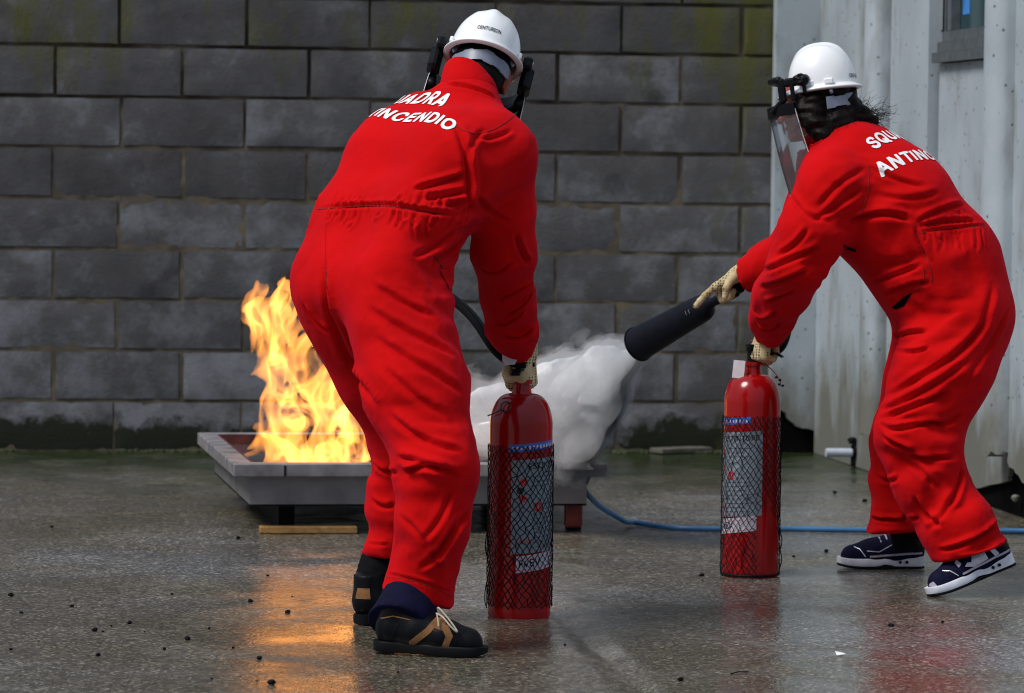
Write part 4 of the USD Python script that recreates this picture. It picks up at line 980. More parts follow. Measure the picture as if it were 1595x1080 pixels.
def visor(hm, W, w, l, drop=0.165, y0=0.03, tilt=0.12, open_=105, zt=0.0, outset=0.028):
    """black brow guard with arms, and the clear curved shield that hangs from it"""
    th = np.radians(np.linspace(-open_ / 1.0, open_ / 1.0, 61)); n = len(th)
    def arc(g, z, yo=0.0): return np.stack([(w + g) * np.sin(th), (l + g * 1.2 + 0.012) * np.cos(th) * 0.92 + y0 + yo, np.full(n, z)], -1)
    rows = [arc(outset, zt), arc(outset + 0.002, zt - drop * 0.5, tilt * drop * 0.5 * 0.2), arc(outset + 0.002, zt - drop, -tilt * drop)]
    crv = 1 - 0.35 * np.abs(np.sin(th)) ** 4
    A_ = []
    for s_ in np.linspace(0, 1, 9):
        q = arc(outset + 0.003 * math.sin(s_ * math.pi), zt - drop * s_ * 1.0, -tilt * drop * s_); q[:, 2] = zt - drop * s_ * crv; A_.append(q)
    V = np.stack(A_, 0); m_ = len(A_); I = np.arange(m_ * n).reshape(m_, n)
    F = np.stack([I[:-1, :-1], I[:-1, 1:], I[1:, 1:], I[1:, :-1]], -1).reshape(-1, 4)
    obj('visor', (W(V.reshape(-1, 3)), F), 'clear_visor', hm, smooth=True)
    edge = np.vstack([V[:, 0], V[-1, 1:], V[::-1, -1][1:]])
    obj('visor_edge', tube(W(edge), 0.0012, 6), 'visor_edge', hm, smooth=True)
    # brow guard: a thick curved band
    rows = [arc(outset + 0.004, zt - 0.016), arc(outset + 0.004, zt + 0.014), arc(outset - 0.006, zt + 0.018), arc(outset - 0.010, zt - 0.010)]
    V = np.stack(rows, 0); I = np.arange(4 * n).reshape(4, n); J_ = np.roll(I, -1, 0)
    F = np.stack([I[:, :-1], I[:, 1:], J_[:, 1:], J_[:, :-1]], -1).reshape(-1, 4)
    obj('brow_guard', (W(V.reshape(-1, 3)), F), 'black_plastic', hm, smooth=30)
    return th

# ------------------------------------------------------------------ the man
mb = G(640, 1000)
man = thing('person', 'man in red overalls and white helmet seen from behind, bending over the front extinguisher', 'person', (mb[0], mb[1], 0), group=None)
MN = B_(728, 150, 9.52, 44); MN2 = B_(736, 112, 9.57, 40)
m_tr = [B_(615, 425, 9.245, 83), B_(648, 330, 9.32, 76), B_(712, 240, 9.38, 82), B_(770, 215, 9.40, 54)]
m_tl = [B_(533, 420, 9.39, 77), B_(577, 330, 9.45, 82), B_(624, 240, 9.53, 82), B_(655, 186, 9.60, 50)]
m_arm = [B_(784, 222, 9.40, 52), B_(786, 300, 9.43, 48), B_(786, 375, 9.47, 49), B_(792, 445, 9.59, 41), B_(800, 497, 9.67, 39), B_(806, 540, 9.73, 26)]
m_larm = [B_(660, 200, 9.60, 52), B_(690, 330, 9.84, 44), B_(655, 440, 9.98, 26)]
m_leg = [B_(622, 475, 9.20, 85), B_(648, 590, 9.12, 81), B_(680, 705, 9.03, 66), B_(671, 800, 9.03, 56), B_(650, 912, 9.06, 54), B_(646, 935, 9.06, 54)]
m_far = [B_(546, 475, 9.42, 76), B_(589, 580, 9.50, 59), B_(640, 672, 9.58, 57), B_(628, 765, 9.60, 54), B_(613, 850, 9.61, 45), B_(612, 870, 9.61, 45)]
hs_ = 0.0095
lo, hi = around(m_tr + m_tl + m_arm + m_larm + m_leg + m_far + [MN, MN2], 0.05)
MF = Field(lo, hi, hs_)
MF.chain(m_tr, 0.06); MF.chain(m_tl, 0.06)
for a, b in zip(m_tr, m_tl): MF.bone(a[0], b[0], a[1] * 0.97, b[1] * 0.97, 0.05)
MF.bone(m_tr[3][0], MN[0], 0.075, MN[1], 0.05); MF.bone(m_tl[3][0], MN[0], 0.070, MN[1], 0.05); MF.bone(m_tr[2][0] * .5 + m_tl[2][0] * .5, MN[0], 0.11, MN[1], 0.05)
MF.bone(MN[0], MN2[0], MN[1], MN2[1], 0.03)
MF.chain(m_leg, 0.035); MF.chain(m_far, 0.035)
MF.chain(m_arm, 0.030); MF.chain(m_larm, 0.03)
# the elastic waist draws the cloth in
WA = P(588, 318, 9.40)
MF.cut(MN2[0], MN2[0] - MN[0], 0.10)
shn = lambda a, b: b[0] - a[0]
MF.cut(P(646, 922, 9.06), [-0.25, 0, -1.0], 0.16); MF.cut(P(612, 857, 9.61), [0, 0, -1], 0.12)
MF.cut(P(807, 541, 9.732), shn(m_arm[4], m_arm[5]), 0.07); MF.cut(m_larm[2][0], shn(m_larm[1], m_larm[2]), 0.07)
px_dir = lambda dx, dy, dz=0: RR * dx - UU * dy + np.array([0, dz, 0])
zn = [(P(650, 560, 9.05), 0.20, px_dir(-0.50, 0.85), 0.20), (P(690, 690, 8.95), 0.10, px_dir(-0.2, 1), 0.24), (P(670, 830, 9.0), 0.13, px_dir(0.55, 0.8), 0.16), (P(650, 900, 9.0), 0.08, px_dir(0.2, 1), 0.10),
      (P(590, 360, 9.25), 0.16, px_dir(1, 0.12), 0.16), (P(720, 330, 9.3), 0.12, px_dir(-0.3, 1), 0.22), (P(690, 420, 9.2), 0.12, px_dir(-0.3, 1), 0.2),
      (P(800, 440, 9.5), 0.10, px_dir(0.35, 1, .3), 0.24), (P(803, 505, 9.6), 0.08, px_dir(-0.2, 1, .3), 0.30), (P(790, 330, 9.4), 0.12, px_dir(0.5, 0.9), 0.12),
      (P(780, 215, 9.35), 0.10, px_dir(0.9, 0.5), 0.12), (P(520, 500, 9.4), 0.14, px_dir(-0.3, 1), 0.08), (P(620, 700, 9.55), 0.15, px_dir(0.1, 1), 0.12), (P(590, 800, 9.58), 0.1, px_dir(0.1, 1), 0.15)]
MC = [([(705, 188), (722, 228), (730, 282), (732, 335)], 0.014, 0.014), ([(640, 296), (690, 284), (730, 270)], 0.011, 0.011), ([(655, 311), (700, 304), (733, 296)], 0.012, 0.011), ([(690, 322), (732, 313)], 0.009, 0.010),
      ([(716, 352), (690, 376), (640, 402)], 0.009, 0.013), ([(726, 364), (700, 392), (668, 408)], 0.009, 0.012), ([(576, 440), (620, 468), (682, 496)], 0.007, 0.014), ([(568, 474), (620, 510), (690, 545), (716, 560)], 0.009, 0.016),
      ([(580, 522), (640, 562), (700, 598), (726, 618)], 0.009, 0.016), ([(592, 566), (640, 612), (700, 652)], 0.008, 0.016), ([(602, 640), (650, 680), (725, 704)], 0.010, 0.014), ([(507, 400), (511, 470), (530, 530), (560, 590), (590, 642)], 0.014, 0.018),
      ([(775, 470), (800, 455), (830, 440)], 0.011, 0.010), ([(786, 492), (812, 476), (829, 452)], 0.010, 0.009), ([(804, 362), (811, 390), (826, 413)], 0.012, 0.010), ([(768, 507), (792, 501), (818, 480)], 0.010, 0.009), ([(782, 522), (808, 527), (832, 506)], 0.012, 0.009),
      ([(745, 415), (770, 425), (800, 402)], 0.008, 0.010), ([(740, 300), (765, 330), (800, 345)], 0.006, 0.012), ([(628, 738), (652, 729), (694, 736)], 0.014, 0.011), ([(612, 712), (660, 722), (720, 742)], 0.011, 0.012),
      ([(738, 786), (706, 830), (668, 885)], 0.010, 0.014), ([(716, 800), (690, 850), (648, 892)], 0.008, 0.012), ([(704, 758), (690, 800), (655, 845)], 0.007, 0.012), ([(618, 800), (650, 830), (690, 900)], 0.006, 0.012),
      ([(760, 200), (735, 225), (728, 262)], 0.007, 0.012), ([(800, 200), (770, 215), (740, 216)], 0.006, 0.010), ([(690, 132), (735, 138), (776, 156)], 0.009, 0.009), ([(580, 720), (600, 735), (622, 735)], 0.009, 0.010), ([(576, 775), (600, 790), (620, 785)], 0.008, 0.010),
      ([(596, 893), (650, 905), (705, 925)], 0.004, 0.006), ([(570, 846), (590, 849), (606, 848)], 0.004, 0.006), ([(470, 470), (490, 500), (520, 520)], 0.006, 0.012)]
MC += [([(492, 325), (540, 322), (600, 320), (645, 326), (690, 333), (728, 330)], 0.010, 0.009)]
rw_ = np.random.default_rng(8)
for k in range(22):                                   # gathers above and below the elastic waist
    x0 = 500 + k * 10.5 + rw_.normal(0, 5); yy = 321 + max(0, (x0 - 610)) * 0.10; ln_ = rw_.uniform(9, 36); sl_ = rw_.normal(0, 4)
    MC.append(([(x0 + 8 + sl_, yy - ln_), (x0 + 3, yy - 7), (x0, yy - 1)], rw_.uniform(0.002, 0.006), rw_.uniform(0.005, 0.009))); MC.append(([(x0 + 1 + sl_, yy + 2), (x0 - 3, yy + 12), (x0 - 9 + sl_ * 2, yy + ln_ * rw_.uniform(0.8, 1.9))], rw_.uniform(0.002, 0.006), rw_.uniform(0.006, 0.010)))
msuit, mx_, med = tailor(MF, zn, 2, MC)
ms_ = obj('overalls', msuit, 'red_cloth', man, smooth=True); hems(mx_, med, ms_, 'red_cloth')

# ------------------------------------------------------------------ the woman
wb = G(1420, 910)
woman = thing('person', 'woman in red overalls crouching in profile, aiming the black nozzle at the fire', 'person', (wb[0], wb[1], 0))
w_sp = [B_(1488, 470, 10.60, 88), B_(1458, 402, 10.60, 93), B_(1384, 308, 10.60, 97), B_(1332, 252, 10.60, 76)]
w_neck = [B_(1290, 215, 10.60, 38), B_(1278, 195, 10.60, 34)]
w_arm = [B_(1300, 275, 10.44, 60), B_(1268, 340, 10.42, 54), B_(1243, 397, 10.43, 48), B_(1216, 445, 10.58, 43), B_(1202, 482, 10.69, 34), B_(1200, 520, 10.755, 21)]
w_farm = [B_(1290, 270, 10.76, 56), B_(1235, 372, 10.92, 40), B_(1190, 402, 10.97, 36), B_(1163, 414, 10.99, 30), B_(1146, 426, 11.0, 28)]
w_leg = [B_(1495, 485, 10.50, 84), B_(1465, 565, 10.45, 77), B_(1430, 660, 10.42, 66), B_(1455, 745, 10.40, 58), B_(1494, 810, 10.37, 58), B_(1524, 868, 10.35, 58), B_(1534, 885, 10.35, 58)]
w_far = [B_(1472, 490, 10.70, 78), B_(1440, 580, 10.76, 62), B_(1406, 665, 10.82, 50), B_(1402, 750, 10.85, 46), B_(1397, 815, 10.87, 45), B_(1397, 840, 10.87, 45)]
lo, hi = around(w_sp + w_neck + w_arm + w_farm + w_leg + w_far, 0.05)
WF = Field(lo, hi, hs_)
LAT = np.array([0, 0.06, 0])
for sgn in (-1, 1):
    WF.chain([(p + LAT * sgn, r) for p, r in w_sp], 0.06)
WF.chain([w_sp[3]] + w_neck, 0.06)
WF.bone(w_arm[0][0], w_farm[0][0], 0.085, 0.085, 0.06)
WF.chain(w_leg, 0.035); WF.chain(w_far, 0.035); WF.chain(w_arm, 0.032); WF.chain(w_farm, 0.03)
WF.cut(w_neck[1][0], shn(*w_neck), 0.09)
WF.cut(P(1520, 850, 10.35), px_dir(0.30, 1.0), 0.17); WF.cut(P(1397, 818, 10.87), [0.1, 0, -1], 0.13)
WF.cut(P(1200, 518, 10.75), shn(w_arm[4], w_arm[5]), 0.07); WF.cut(P(1159, 416, 10.99), shn(w_farm[2], w_farm[3]), 0.085)
zn = [(P(1450, 560, 10.3), 0.20, px_dir(0.45, 0.9), 0.22), (P(1420, 670, 10.3), 0.12, px_dir(-0.3, 1), 0.26), (P(1470, 760, 10.3), 0.14, px_dir(0.75, 0.6), 0.2), (P(1520, 840, 10.3), 0.1, px_dir(0.4, 1), 0.1),
      (P(1400, 360, 10.4), 0.15, px_dir(0.5, 0.85), 0.2), (P(1500, 400, 10.4), 0.14, px_dir(0.8, -0.4), 0.14), (P(1420, 470, 10.4), 0.1, px_dir(0.2, 1), 0.24), (P(1330, 260, 10.4), 0.14, px_dir(-0.4, 0.9), 0.12),
      (P(1235, 420, 10.4), 0.12, px_dir(-0.5, 0.9), 0.24), (P(1205, 490, 10.6), 0.08, px_dir(-0.1, 1), 0.3), (P(1200, 400, 10.95), 0.08, px_dir(-1, 0.4), 0.3), (P(1280, 330, 10.38), 0.12, px_dir(-0.4, 0.9), 0.1),
      (P(1390, 740, 10.85), 0.14, px_dir(0.2, 1), 0.2)]
WC = [([(1318, 348), (1345, 338), (1390, 335), (1425, 348)], 0.014, 0.014), ([(1424, 350), (1470, 326), (1505, 318)], 0.009, 0.011), ([(1426, 354), (1480, 345), (1525, 346)], 0.009, 0.011), ([(1424, 350), (1433, 378), (1447, 412)], 0.009, 0.010),
      ([(1352, 262), (1305, 290), (1272, 330)], 0.008, 0.014), ([(1346, 292), (1302, 322), (1264, 346)], 0.008, 0.013), ([(1350, 256), (1385, 276), (1445, 292)], 0.006, 0.014), ([(1360, 300), (1420, 310), (1470, 296)], 0.006, 0.014),
      ([(1180, 428), (1235, 404), (1284, 382)], 0.010, 0.012), ([(1178, 450), (1225, 436), (1262, 420)], 0.009, 0.012), ([(1192, 473), (1215, 462), (1240, 452)], 0.010, 0.010), ([(1170, 486), (1188, 496), (1212, 482)], 0.011, 0.009), ([(1176, 505), (1194, 514), (1218, 500)], 0.011, 0.009),
      ([(1205, 400), (1240, 380), (1262, 350)], 0.008, 0.012), ([(1230, 300), (1250, 330), (1300, 345)], 0.006, 0.012), ([(1352, 442), (1403, 426), (1440, 410)], 0.010, 0.012), ([(1372, 462), (1410, 446), (1452, 440)], 0.009, 0.011),
      ([(1388, 530), (1410, 521), (1446, 518)], 0.011, 0.011), ([(1392, 544), (1424, 549), (1450, 540)], 0.010, 0.010), ([(1371, 627), (1435, 588), (1512, 532), (1548, 480)], 0.010, 0.015), ([(1366, 643), (1445, 606), (1512, 560)], 0.011, 0.013),
      ([(1363, 655), (1420, 636), (1486, 604)], 0.010, 0.012), ([(1547, 434), (1529, 505), (1467, 570)], 0.008, 0.018), ([(1368, 656), (1384, 668), (1424, 664), (1474, 667)], 0.013, 0.011), ([(1373, 678), (1404, 696), (1426, 703)], 0.015, 0.010), ([(1416, 708), (1448, 713), (1488, 712)], 0.011, 0.011),
      ([(1497, 728), (1492, 760), (1478, 790)], 0.011, 0.013), ([(1412, 720), (1443, 743), (1455, 762)], 0.010, 0.012), ([(1422, 770), (1438, 798), (1470, 822)], 0.010, 0.013), ([(1365, 740), (1385, 750), (1402, 742)], 0.008, 0.010),
      ([(1352, 806), (1380, 809), (1436, 806)], 0.013, 0.009), ([(1458, 858), (1515, 842), (1562, 806)], 0.014, 0.010), ([(1500, 640), (1470, 660), (1440, 650)], 0.007, 0.012), ([(1428, 362), (1480, 356), (1540, 350)], 0.005, 0.007), ([(1440, 830), (1470, 800), (1490, 760)], 0.007, 0.014), ([(1575, 470), (1540, 540), (1500, 600)], 0.006, 0.016)]
for k in range(10):
    x0 = 1438 + k * 10 + rw_.normal(0, 2); yy = 361 - (x0 - 1430) * 0.10
    WC.append(([(x0 + 2, yy + 2), (x0 + 4 + rw_.normal(0, 3), yy + 12), (x0 + 8 + rw_.normal(0, 5), yy + rw_.uniform(16, 48))], rw_.uniform(0.001, 0.004), rw_.uniform(0.006, 0.010))); WC.append(([(x0 - 6 + rw_.normal(0, 4), yy - rw_.uniform(10, 30)), (x0 - 2, yy - 8), (x0, yy - 2)], rw_.uniform(0.001, 0.004), rw_.uniform(0.006, 0.010)))
wsuit, wx_, wed = tailor(WF, zn, 5, WC)
ws_ = obj('overalls', wsuit, 'red_cloth', woman, smooth=True); hems(wx_, wed, ws_, 'red_cloth')

# ------------------------------------------------------------------ bodies (one continuous mesh each), heads, clothes and gear
def curves(name, cs, widths, m, parent):
    pts = np.vstack(cs) - org(parent)
    c = UsdGeom.BasisCurves.Define(stage, path_for(parent, name)); c.CreateTypeAttr('linear')
    c.CreatePointsAttr(Vt.Vec3fArray.FromNumpy(pts.astype(np.float32))); c.CreateCurveVertexCountsAttr(Vt.IntArray([len(k) for k in cs]))
    c.CreateWidthsAttr(Vt.FloatArray.FromNumpy(np.concatenate([np.linspace(widths, widths * 0.4, len(k)) for k in cs]).astype(np.float32))); c.SetWidthsInterpolation('vertex')
    UsdShade.MaterialBindingAPI.Apply(c.GetPrim()).Bind(M[m]); return c.GetPrim()
def pitch_frame(f0, u0, r0, p):
    f = f0 * math.cos(p) - u0 * math.sin(p); u = u0 * math.cos(p) + f0 * math.sin(p); return np.stack([r0, f, u], 1)
shrink = lambda ch, k=0.62: [(p, r * k) for p, r in ch]
def head_bones(F, W0_, neck, dy=0.0):
    W = lambda p: W0_(np.asarray(p, float) + np.array([0, dy, 0]))
    F.bone(W((0, -0.012, -0.015)), W((0, 0.012, -0.02)), 0.072, 0.070, 0.02)
    F.bone(W((0, 0.028, -0.060)), W((0, 0.040, -0.085)), 0.050, 0.036, 0.03)                    # face and jaw
    F.bone(W((0, 0.058, -0.115)), W((0, 0.068, -0.118)), 0.020, 0.017, 0.02)                    # chin
    F.bone(W((0, 0.080, -0.045)), W((0, 0.100, -0.072)), 0.007, 0.011, 0.010)                   # nose
    F.bone(W((-0.016, 0.084, -0.094)), W((0.016, 0.084, -0.094)), 0.006, 0.006, 0.008)          # lips
    for s_ in (-1, 1):
        F.bone(W((s_ * 0.029, 0.078, -0.040)), W((s_ * 0.031, 0.074, -0.040)), 0.011, 0.011, 0.006)   # eyes
        F.bone(W((s_ * 0.040, 0.060, -0.070)), W((s_ * 0.036, 0.066, -0.075)), 0.018, 0.016, 0.02)    # cheeks
        F.bone(W((s_ * 0.073, -0.012, -0.040)), W((s_ * 0.072, -0.006, -0.078)), 0.015, 0.010, 0.006, flat=(W((1, 0, 0)) - W((0, 0, 0)), 1.8))   # ears
    F.bone(W((0, -0.020, -0.065)), neck, 0.052, 0.055, 0.03)

# --- man: head turned away, tipped forward and to the right
a_ = math.radians(14); r0 = RR * math.cos(a_) - UU * math.sin(a_); u0 = RR * math.sin(a_) + UU * math.cos(a_)
RM = pitch_frame(_f, u0, r0, math.radians(20)); CM = P(753, 92, 9.63)
hm, WM, sfm = helmet(man, CM, RM, w=0.0885, l=0.108, hgt=0.118)
lo, hi = around(m_tr + m_tl + m_arm + m_larm + m_leg + m_far + [MN, MN2, (CM, 0.13)], 0.05)
BF = Field(lo, np.maximum(hi, CM + 0.16), 0.0085)
for ch in (m_tr, m_tl, m_arm, m_larm, m_leg[:-2], m_far[:-2]): BF.chain(shrink(ch), 0.04)
BF.bone(m_leg[3][0], P(632, 950, 9.07), 0.050, 0.030, 0.03); BF.bone(m_far[3][0], P(592, 930, 9.62), 0.045, 0.034, 0.03)
for a, b in zip(m_tr, m_tl): BF.bone(a[0], b[0], a[1] * 0.6, b[1] * 0.6, 0.05)
BF.bone(m_tr[3][0] * .5 + m_tl[3][0] * .5, MN[0], 0.06, 0.05, 0.05)
head_bones(BF, WM, MN[0])
obj('body', BF.net(), 'skin', man, smooth=True)
HF = Field(CM - 0.17, CM + 0.17, 0.005)
HF.bone(WM((0, -0.014, -0.025)), WM((0, -0.020, -0.045)), 0.074, 0.066, 0.02); HF.bone(WM((0, -0.030, -0.070)), WM((0, -0.030, -0.100)), 0.056, 0.046, 0.02)
for s_ in (-1, 1): HF.bone(WM((s_ * 0.060, 0.004, -0.035)), WM((s_ * 0.064, 0.010, -0.070)), 0.012, 0.008, 0.012)
obj('hair', HF.net(), 'hair_black', man, smooth=True)
harness(hm, WM, RM, 0.0885 - 0.010, 0.108 - 0.012, z0=-0.046, dz=0.030, rng_=(110, 255))
visor(hm, WM, 0.0885, 0.108, drop=0.225, y0=0.030, tilt=0.02, open_=86, zt=-0.045, outset=0.034)
for sx in (-1, 1):
    brk = cat([place(box([0.032, 0.070, 0.072], bev=0.012), RM, WM([sx * 0.116, 0.028, -0.022])), place(box([0.024, 0.040, 0.034], bev=0.007), RM, WM([sx * 0.110, -0.004, 0.012])),
               place(box([0.015, 0.040, 0.030], bev=0.006), RM, WM([sx * 0.110, 0.060, -0.066]))])
    obj('visor_bracket', brk, 'black_plastic', hm, smooth=False)
    obj('pivot_screw', tube([WM([sx * 0.112, -0.004, 0.016]), WM([sx * 0.124, -0.004, 0.016])], 0.006, 12), 'silver', hm)
obj('chin_guard', tube(spline([WM([s_ * 0.112, 0.030 + 0.095 * math.cos(math.asin(min(1, abs(s_)))), -0.078 - 0.035 * (1 - abs(s_))]) for s_ in np.linspace(-1, 1, 11)], 40), 0.012, 8), 'black_plastic', hm, smooth=True)
obj('crown_visor_clip', place(box([0.05, 0.012, 0.02], bev=0.005), RM, WM([0.02, 0.122, 0.09])), 'black_plastic', hm, smooth=False)
def helmet_text(txt, hgt_, W, R, shell, th, fr, w, l, hm):
    t = meshkit.text_mesh(txt, hgt_, 0.001, True); v, f = np.array(t.vertices), np.array(t.faces); f = f[v[f][:, :, 2].min(1) > 0.0009]
    v, f = trimesh.remesh.subdivide_to_size(v, f, 0.004); v[:, 0] -= v[:, 0].mean()
    ang = th - v[:, 0] / ((w + l) / 2); q = shell(ang, fr + v[:, 1] / 0.16)
    c = q / np.linalg.norm(q * [1, 1, 0.6], axis=1, keepdims=True); obj('printed_name', (W(q + c * 0.0015), f[:, ::-1]), 'print_navy', hm, smooth=False)
helmet_text('CENTURION', 0.0085, WM, RM, sfm, math.radians(180), 0.15, 0.0885, 0.108, hm)
# collar: a standing band with a fold-over
def collar(parent, base, top, rb_, rt, tilt=None, suit=None):
    n = 44; th = np.linspace(0, 2 * np.pi, n, endpoint=False); ax = top - base; Rf = frame(ax, RR); rows = []
    prof = [(0.90, -0.10), (1.02, 0.12), (1.05, 0.5), (1.03, 0.95), (0.985, 1.06), (0.93, 1.0), (0.90, 0.5)]
    for k, s_ in prof:
        rr_ = rb_ + (rt - rb_) * s_; wob = 1 + 0.03 * np.sin(3 * th + 1) * s_
        dip = -0.45 * np.clip(s_, 0, 1) * ((1 + np.cos(th)) / 2) ** 1.5 * (tilt or 0)
        rows.append(base + ax * s_ + ax * dip[:, None] + (Rf[:, 0] * (np.cos(th) * rr_ * k * wob)[:, None]) + (Rf[:, 1] * (np.sin(th) * rr_ * k * wob)[:, None]))
    V = np.stack(rows, 0); m_ = len(rows); I = np.arange(m_ * n).reshape(m_, n)
    F = np.stack([I[:-1], np.roll(I, -1, 1)[:-1], np.roll(I, -1, 1)[1:], I[1:]], -1).reshape(-1, 4)
    obj('collar', (V.reshape(-1, 3), F), 'red_cloth', parent, smooth=True)
collar(ms_, P(730, 150, 9.53), P(727, 106, 9.575), 0.073, 0.058, tilt=1.0)
# lettering across the back: SQUADRA ANTINCENDIO
def on_suit(px, py, t):
    d = ray(px, py); loc, _, _ = t.ray.intersects_location([CAM], [d], multiple_hits=False)
    if len(loc): return loc[0]
    d = d / np.linalg.norm(d); q = t.vertices - CAM; return t.vertices[np.argmin(np.linalg.norm(q - (q @ d)[:, None] * d, axis=1))]
UPM = px_dir(0.30, -0.95)
a_, b_ = on_suit(696, 163, msuit), on_suit(650, 158, msuit); obj('lettering', surf_text('SQUADRA', 0.041, MF, msuit, a_, a_ - b_, UPM, True), 'print_white', ms_, smooth=False)
a_, b_ = on_suit(708, 199, msuit), on_suit(650, 184, msuit); obj('lettering', surf_text('ANTINCENDIO', 0.042, MF, msuit, a_, a_ - b_, UPM, True), 'print_white', ms_, smooth=False)
def seam(px, target, parent, m='seam_red', r=0.0016, off=0.0006):
    q = spline(np.c_[np.asarray(px, float), np.zeros(len(px))], 60)[:, :2]
    loc, ir, _ = target.ray.intersects_location(np.tile(CAM, (len(q), 1)), np.array([ray(*a) for a in q]), multiple_hits=False)
    o = np.argsort(ir); c = loc[o]
    jump = np.r_[0, np.linalg.norm(np.diff(c, axis=0), axis=1)] > 0.06
    if jump.any(): c = c[:np.argmax(jump)]
    c = ndimage.gaussian_filter1d(c, 1.0, axis=0)
    if len(c) > 4: obj('seam', tube(c + np.array([0, -off, 0]), r, 6), m, parent, smooth=True)
seam([(494, 326), (540, 323), (600, 321), (645, 327), (690, 333)], msuit, ms_)
seam([(706, 190), (745, 208), (780, 196), (805, 176)], msuit, ms_, r=0.0010)
seam([(508, 345), (507, 400), (511, 460)], msuit, ms_, r=0.0010)
seam([(676, 398), (690, 418), (702, 442)], msuit, ms_, r=0.0018)
seam([(596, 898), (640, 905), (704, 930)], msuit, ms_, r=0.0009)
fl_o = on_suit(697, 440, msuit); fl_ = decal(Polygon([(-0.016, 0.03), (0.012, 0.034), (0.018, -0.012), (0.0, -0.016)]), fl_o, RR * 0.8 + _f * 0.3, UU, msuit, 0.006)
obj('pocket_flap', fl_, 'red_cloth', ms_, smooth=True)

# --- man: trousers under the overalls, shoes
def legging(parent, a, b, ra, rb_, m, seed):
    F = Field(np.minimum(a, b) - 0.13, np.maximum(a, b) + 0.13, 0.0075); F.bone(a, b, ra, rb_, 0.01); F.cut(b, b - a, 0.13); F.cut(a, a - b, 0.13)
    V, Q = F.net(); V = drape(V, Q, F, [((a + b) / 2, 0.12, b - a, 0.22)], base=0.03, band=(-0.010, 0.008), iters=90, seed=seed, bend=0.06, amp=0.008)
    V, Q = refine(V, Q); return obj('trouser_leg', (V, Q), m, parent, smooth=True)
legging(man, P(650, 902, 9.055), P(622, 970, 8.965), 0.060, 0.082, 'navy_cloth', 3)
legging(man, P(609, 830, 9.61), P(588, 905, 9.61), 0.052, 0.064, 'black_cloth', 4)

def loft_sole(L, halfw, zb, zt, n=26):
    xs = L * (0.5 - 0.5 * np.cos(np.linspace(0, math.pi, n))); V = []
    for x in xs:
        w = max(halfw(x), 0.002); b, t = zb(x), zt(x)
        V += [(x, -w * 0.94, b), (x, -w, b + 0.25 * (t - b)), (x, -w, t - 0.2 * (t - b)), (x, -w * 0.93, t), (x, w * 0.93, t), (x, w, t - 0.2 * (t - b)), (x, w, b + 0.25 * (t - b)), (x, w * 0.94, b)]
    V = np.array(V); k = 8; I = np.arange(n * k).reshape(n, k); J_ = np.roll(I, -1, 1)
    F = list(np.stack([I[:-1], I[1:], J_[1:], J_[:-1]], -1).reshape(-1, 4))
    T_ = [[q[0], q[1], q[2]] for q in F] + [[q[0], q[2], q[3]] for q in F]
    for r_, fl2 in ((0, False), (n - 1, True)):
        for j in range(1, k - 1): t = [I[r_, 0], I[r_, j], I[r_, j + 1]]; T_.append(t if not fl2 else t[::-1])
    return tm(V, np.array(T_))
def foot_half(L, w=0.046):
    def f(x):
        s_ = x / L
        base = w * (0.70 + 0.30 * np.clip((s_ - 0.25) / 0.4, 0, 1) - 0.10 * np.clip((s_ - 0.75) / 0.25, 0, 1))
        e = np.clip(min(s_ / 0.12, (1 - s_) / 0.16), 0, 1); return base * math.sqrt(max(1 - (1 - e) ** 2, 0))
    return f
def shoe(parent, heel, x, z, L, kind):
    x = np.asarray(x, float) / np.linalg.norm(x); z = np.asarray(z, float); z = z - x * (z @ x); z /= np.linalg.norm(z); y = np.cross(z, x); R = np.stack([x, y, z], 1)
    A = lambda p: R @ np.asarray(p, float) + heel
    hw = foot_half(L); st = 0.022
    F = Field(np.array([-0.03, -0.08, -0.02]), np.array([L + 0.03, 0.08, 0.16]), 0.0042)
    k = L / 0.275
    F.chain([((0.040 * k, 0, 0.046), 0.035), ((0.10 * k, 0, 0.048), 0.039), ((0.165 * k, 0, 0.040), 0.041), ((0.225 * k, 0, 0.030), 0.036)], 0.02, flat=((0, 0, 1), 1.0))
    F.bone((0.045 * k, 0, 0.07), (0.052 * k, 0, 0.118), 0.036, 0.038, 0.02); F.bone((0.085 * k, 0, 0.075), (0.14 * k, 0, 0.058), 0.030, 0.026, 0.02)
    F.cut(np.array([L / 2, 0, st - 0.002]), [0, 0, -1], 0.4); F.cut(np.array([0.05 * k, 0, 0.122 if kind == 'work' else 0.090]), [-0.1, 0, 1], 0.09)
    V, Q = F.net(); up = tm(V @ R.T + heel, tri(Q))
    um, sm_ = {'work': ('shoe_black', 'shoe_sole'), 'run': ('sneaker_navy', 'midsole')}[kind]
    s_ = obj('shoe', up, um, parent, smooth=True)
    if kind == 'work':
        sole = loft_sole(L, hw, lambda q: 0.0 + 0.012 * max(0, (q / L - 0.8) / 0.2) ** 2, lambda q: 0.024 + 0.004 * max(0, (q / L - 0.82) / 0.18) ** 2 - 0.004 * max(0, (q / L - 0.95) / 0.05))
        obj('sole', place(sole, R, heel), sm_, s_, smooth=35)
    else:
        toe = lambda q: 0.008 * max(0, (q / L - 0.72) / 0.28) ** 2
        gap = lambda q: 0.006 * math.exp(-((q / L - 0.45) / 0.07) ** 2)
        obj('outsole', place(loft_sole(L * 0.995, lambda q: hw(q) * 0.97, toe, lambda q: toe(q) + 0.007 + gap(q)), R, heel), 'shoe_sole', s_, smooth=35)
        obj('midsole', place(loft_sole(L, lambda q: hw(q) * 1.03, lambda q: toe(q) + 0.0075 + gap(q), lambda q: 0.036 - 0.010 * q / L + toe(q) * 0.8), R, heel), sm_, s_, smooth=35)
    return s_, A, R, up
g_ = G(575, 992); 
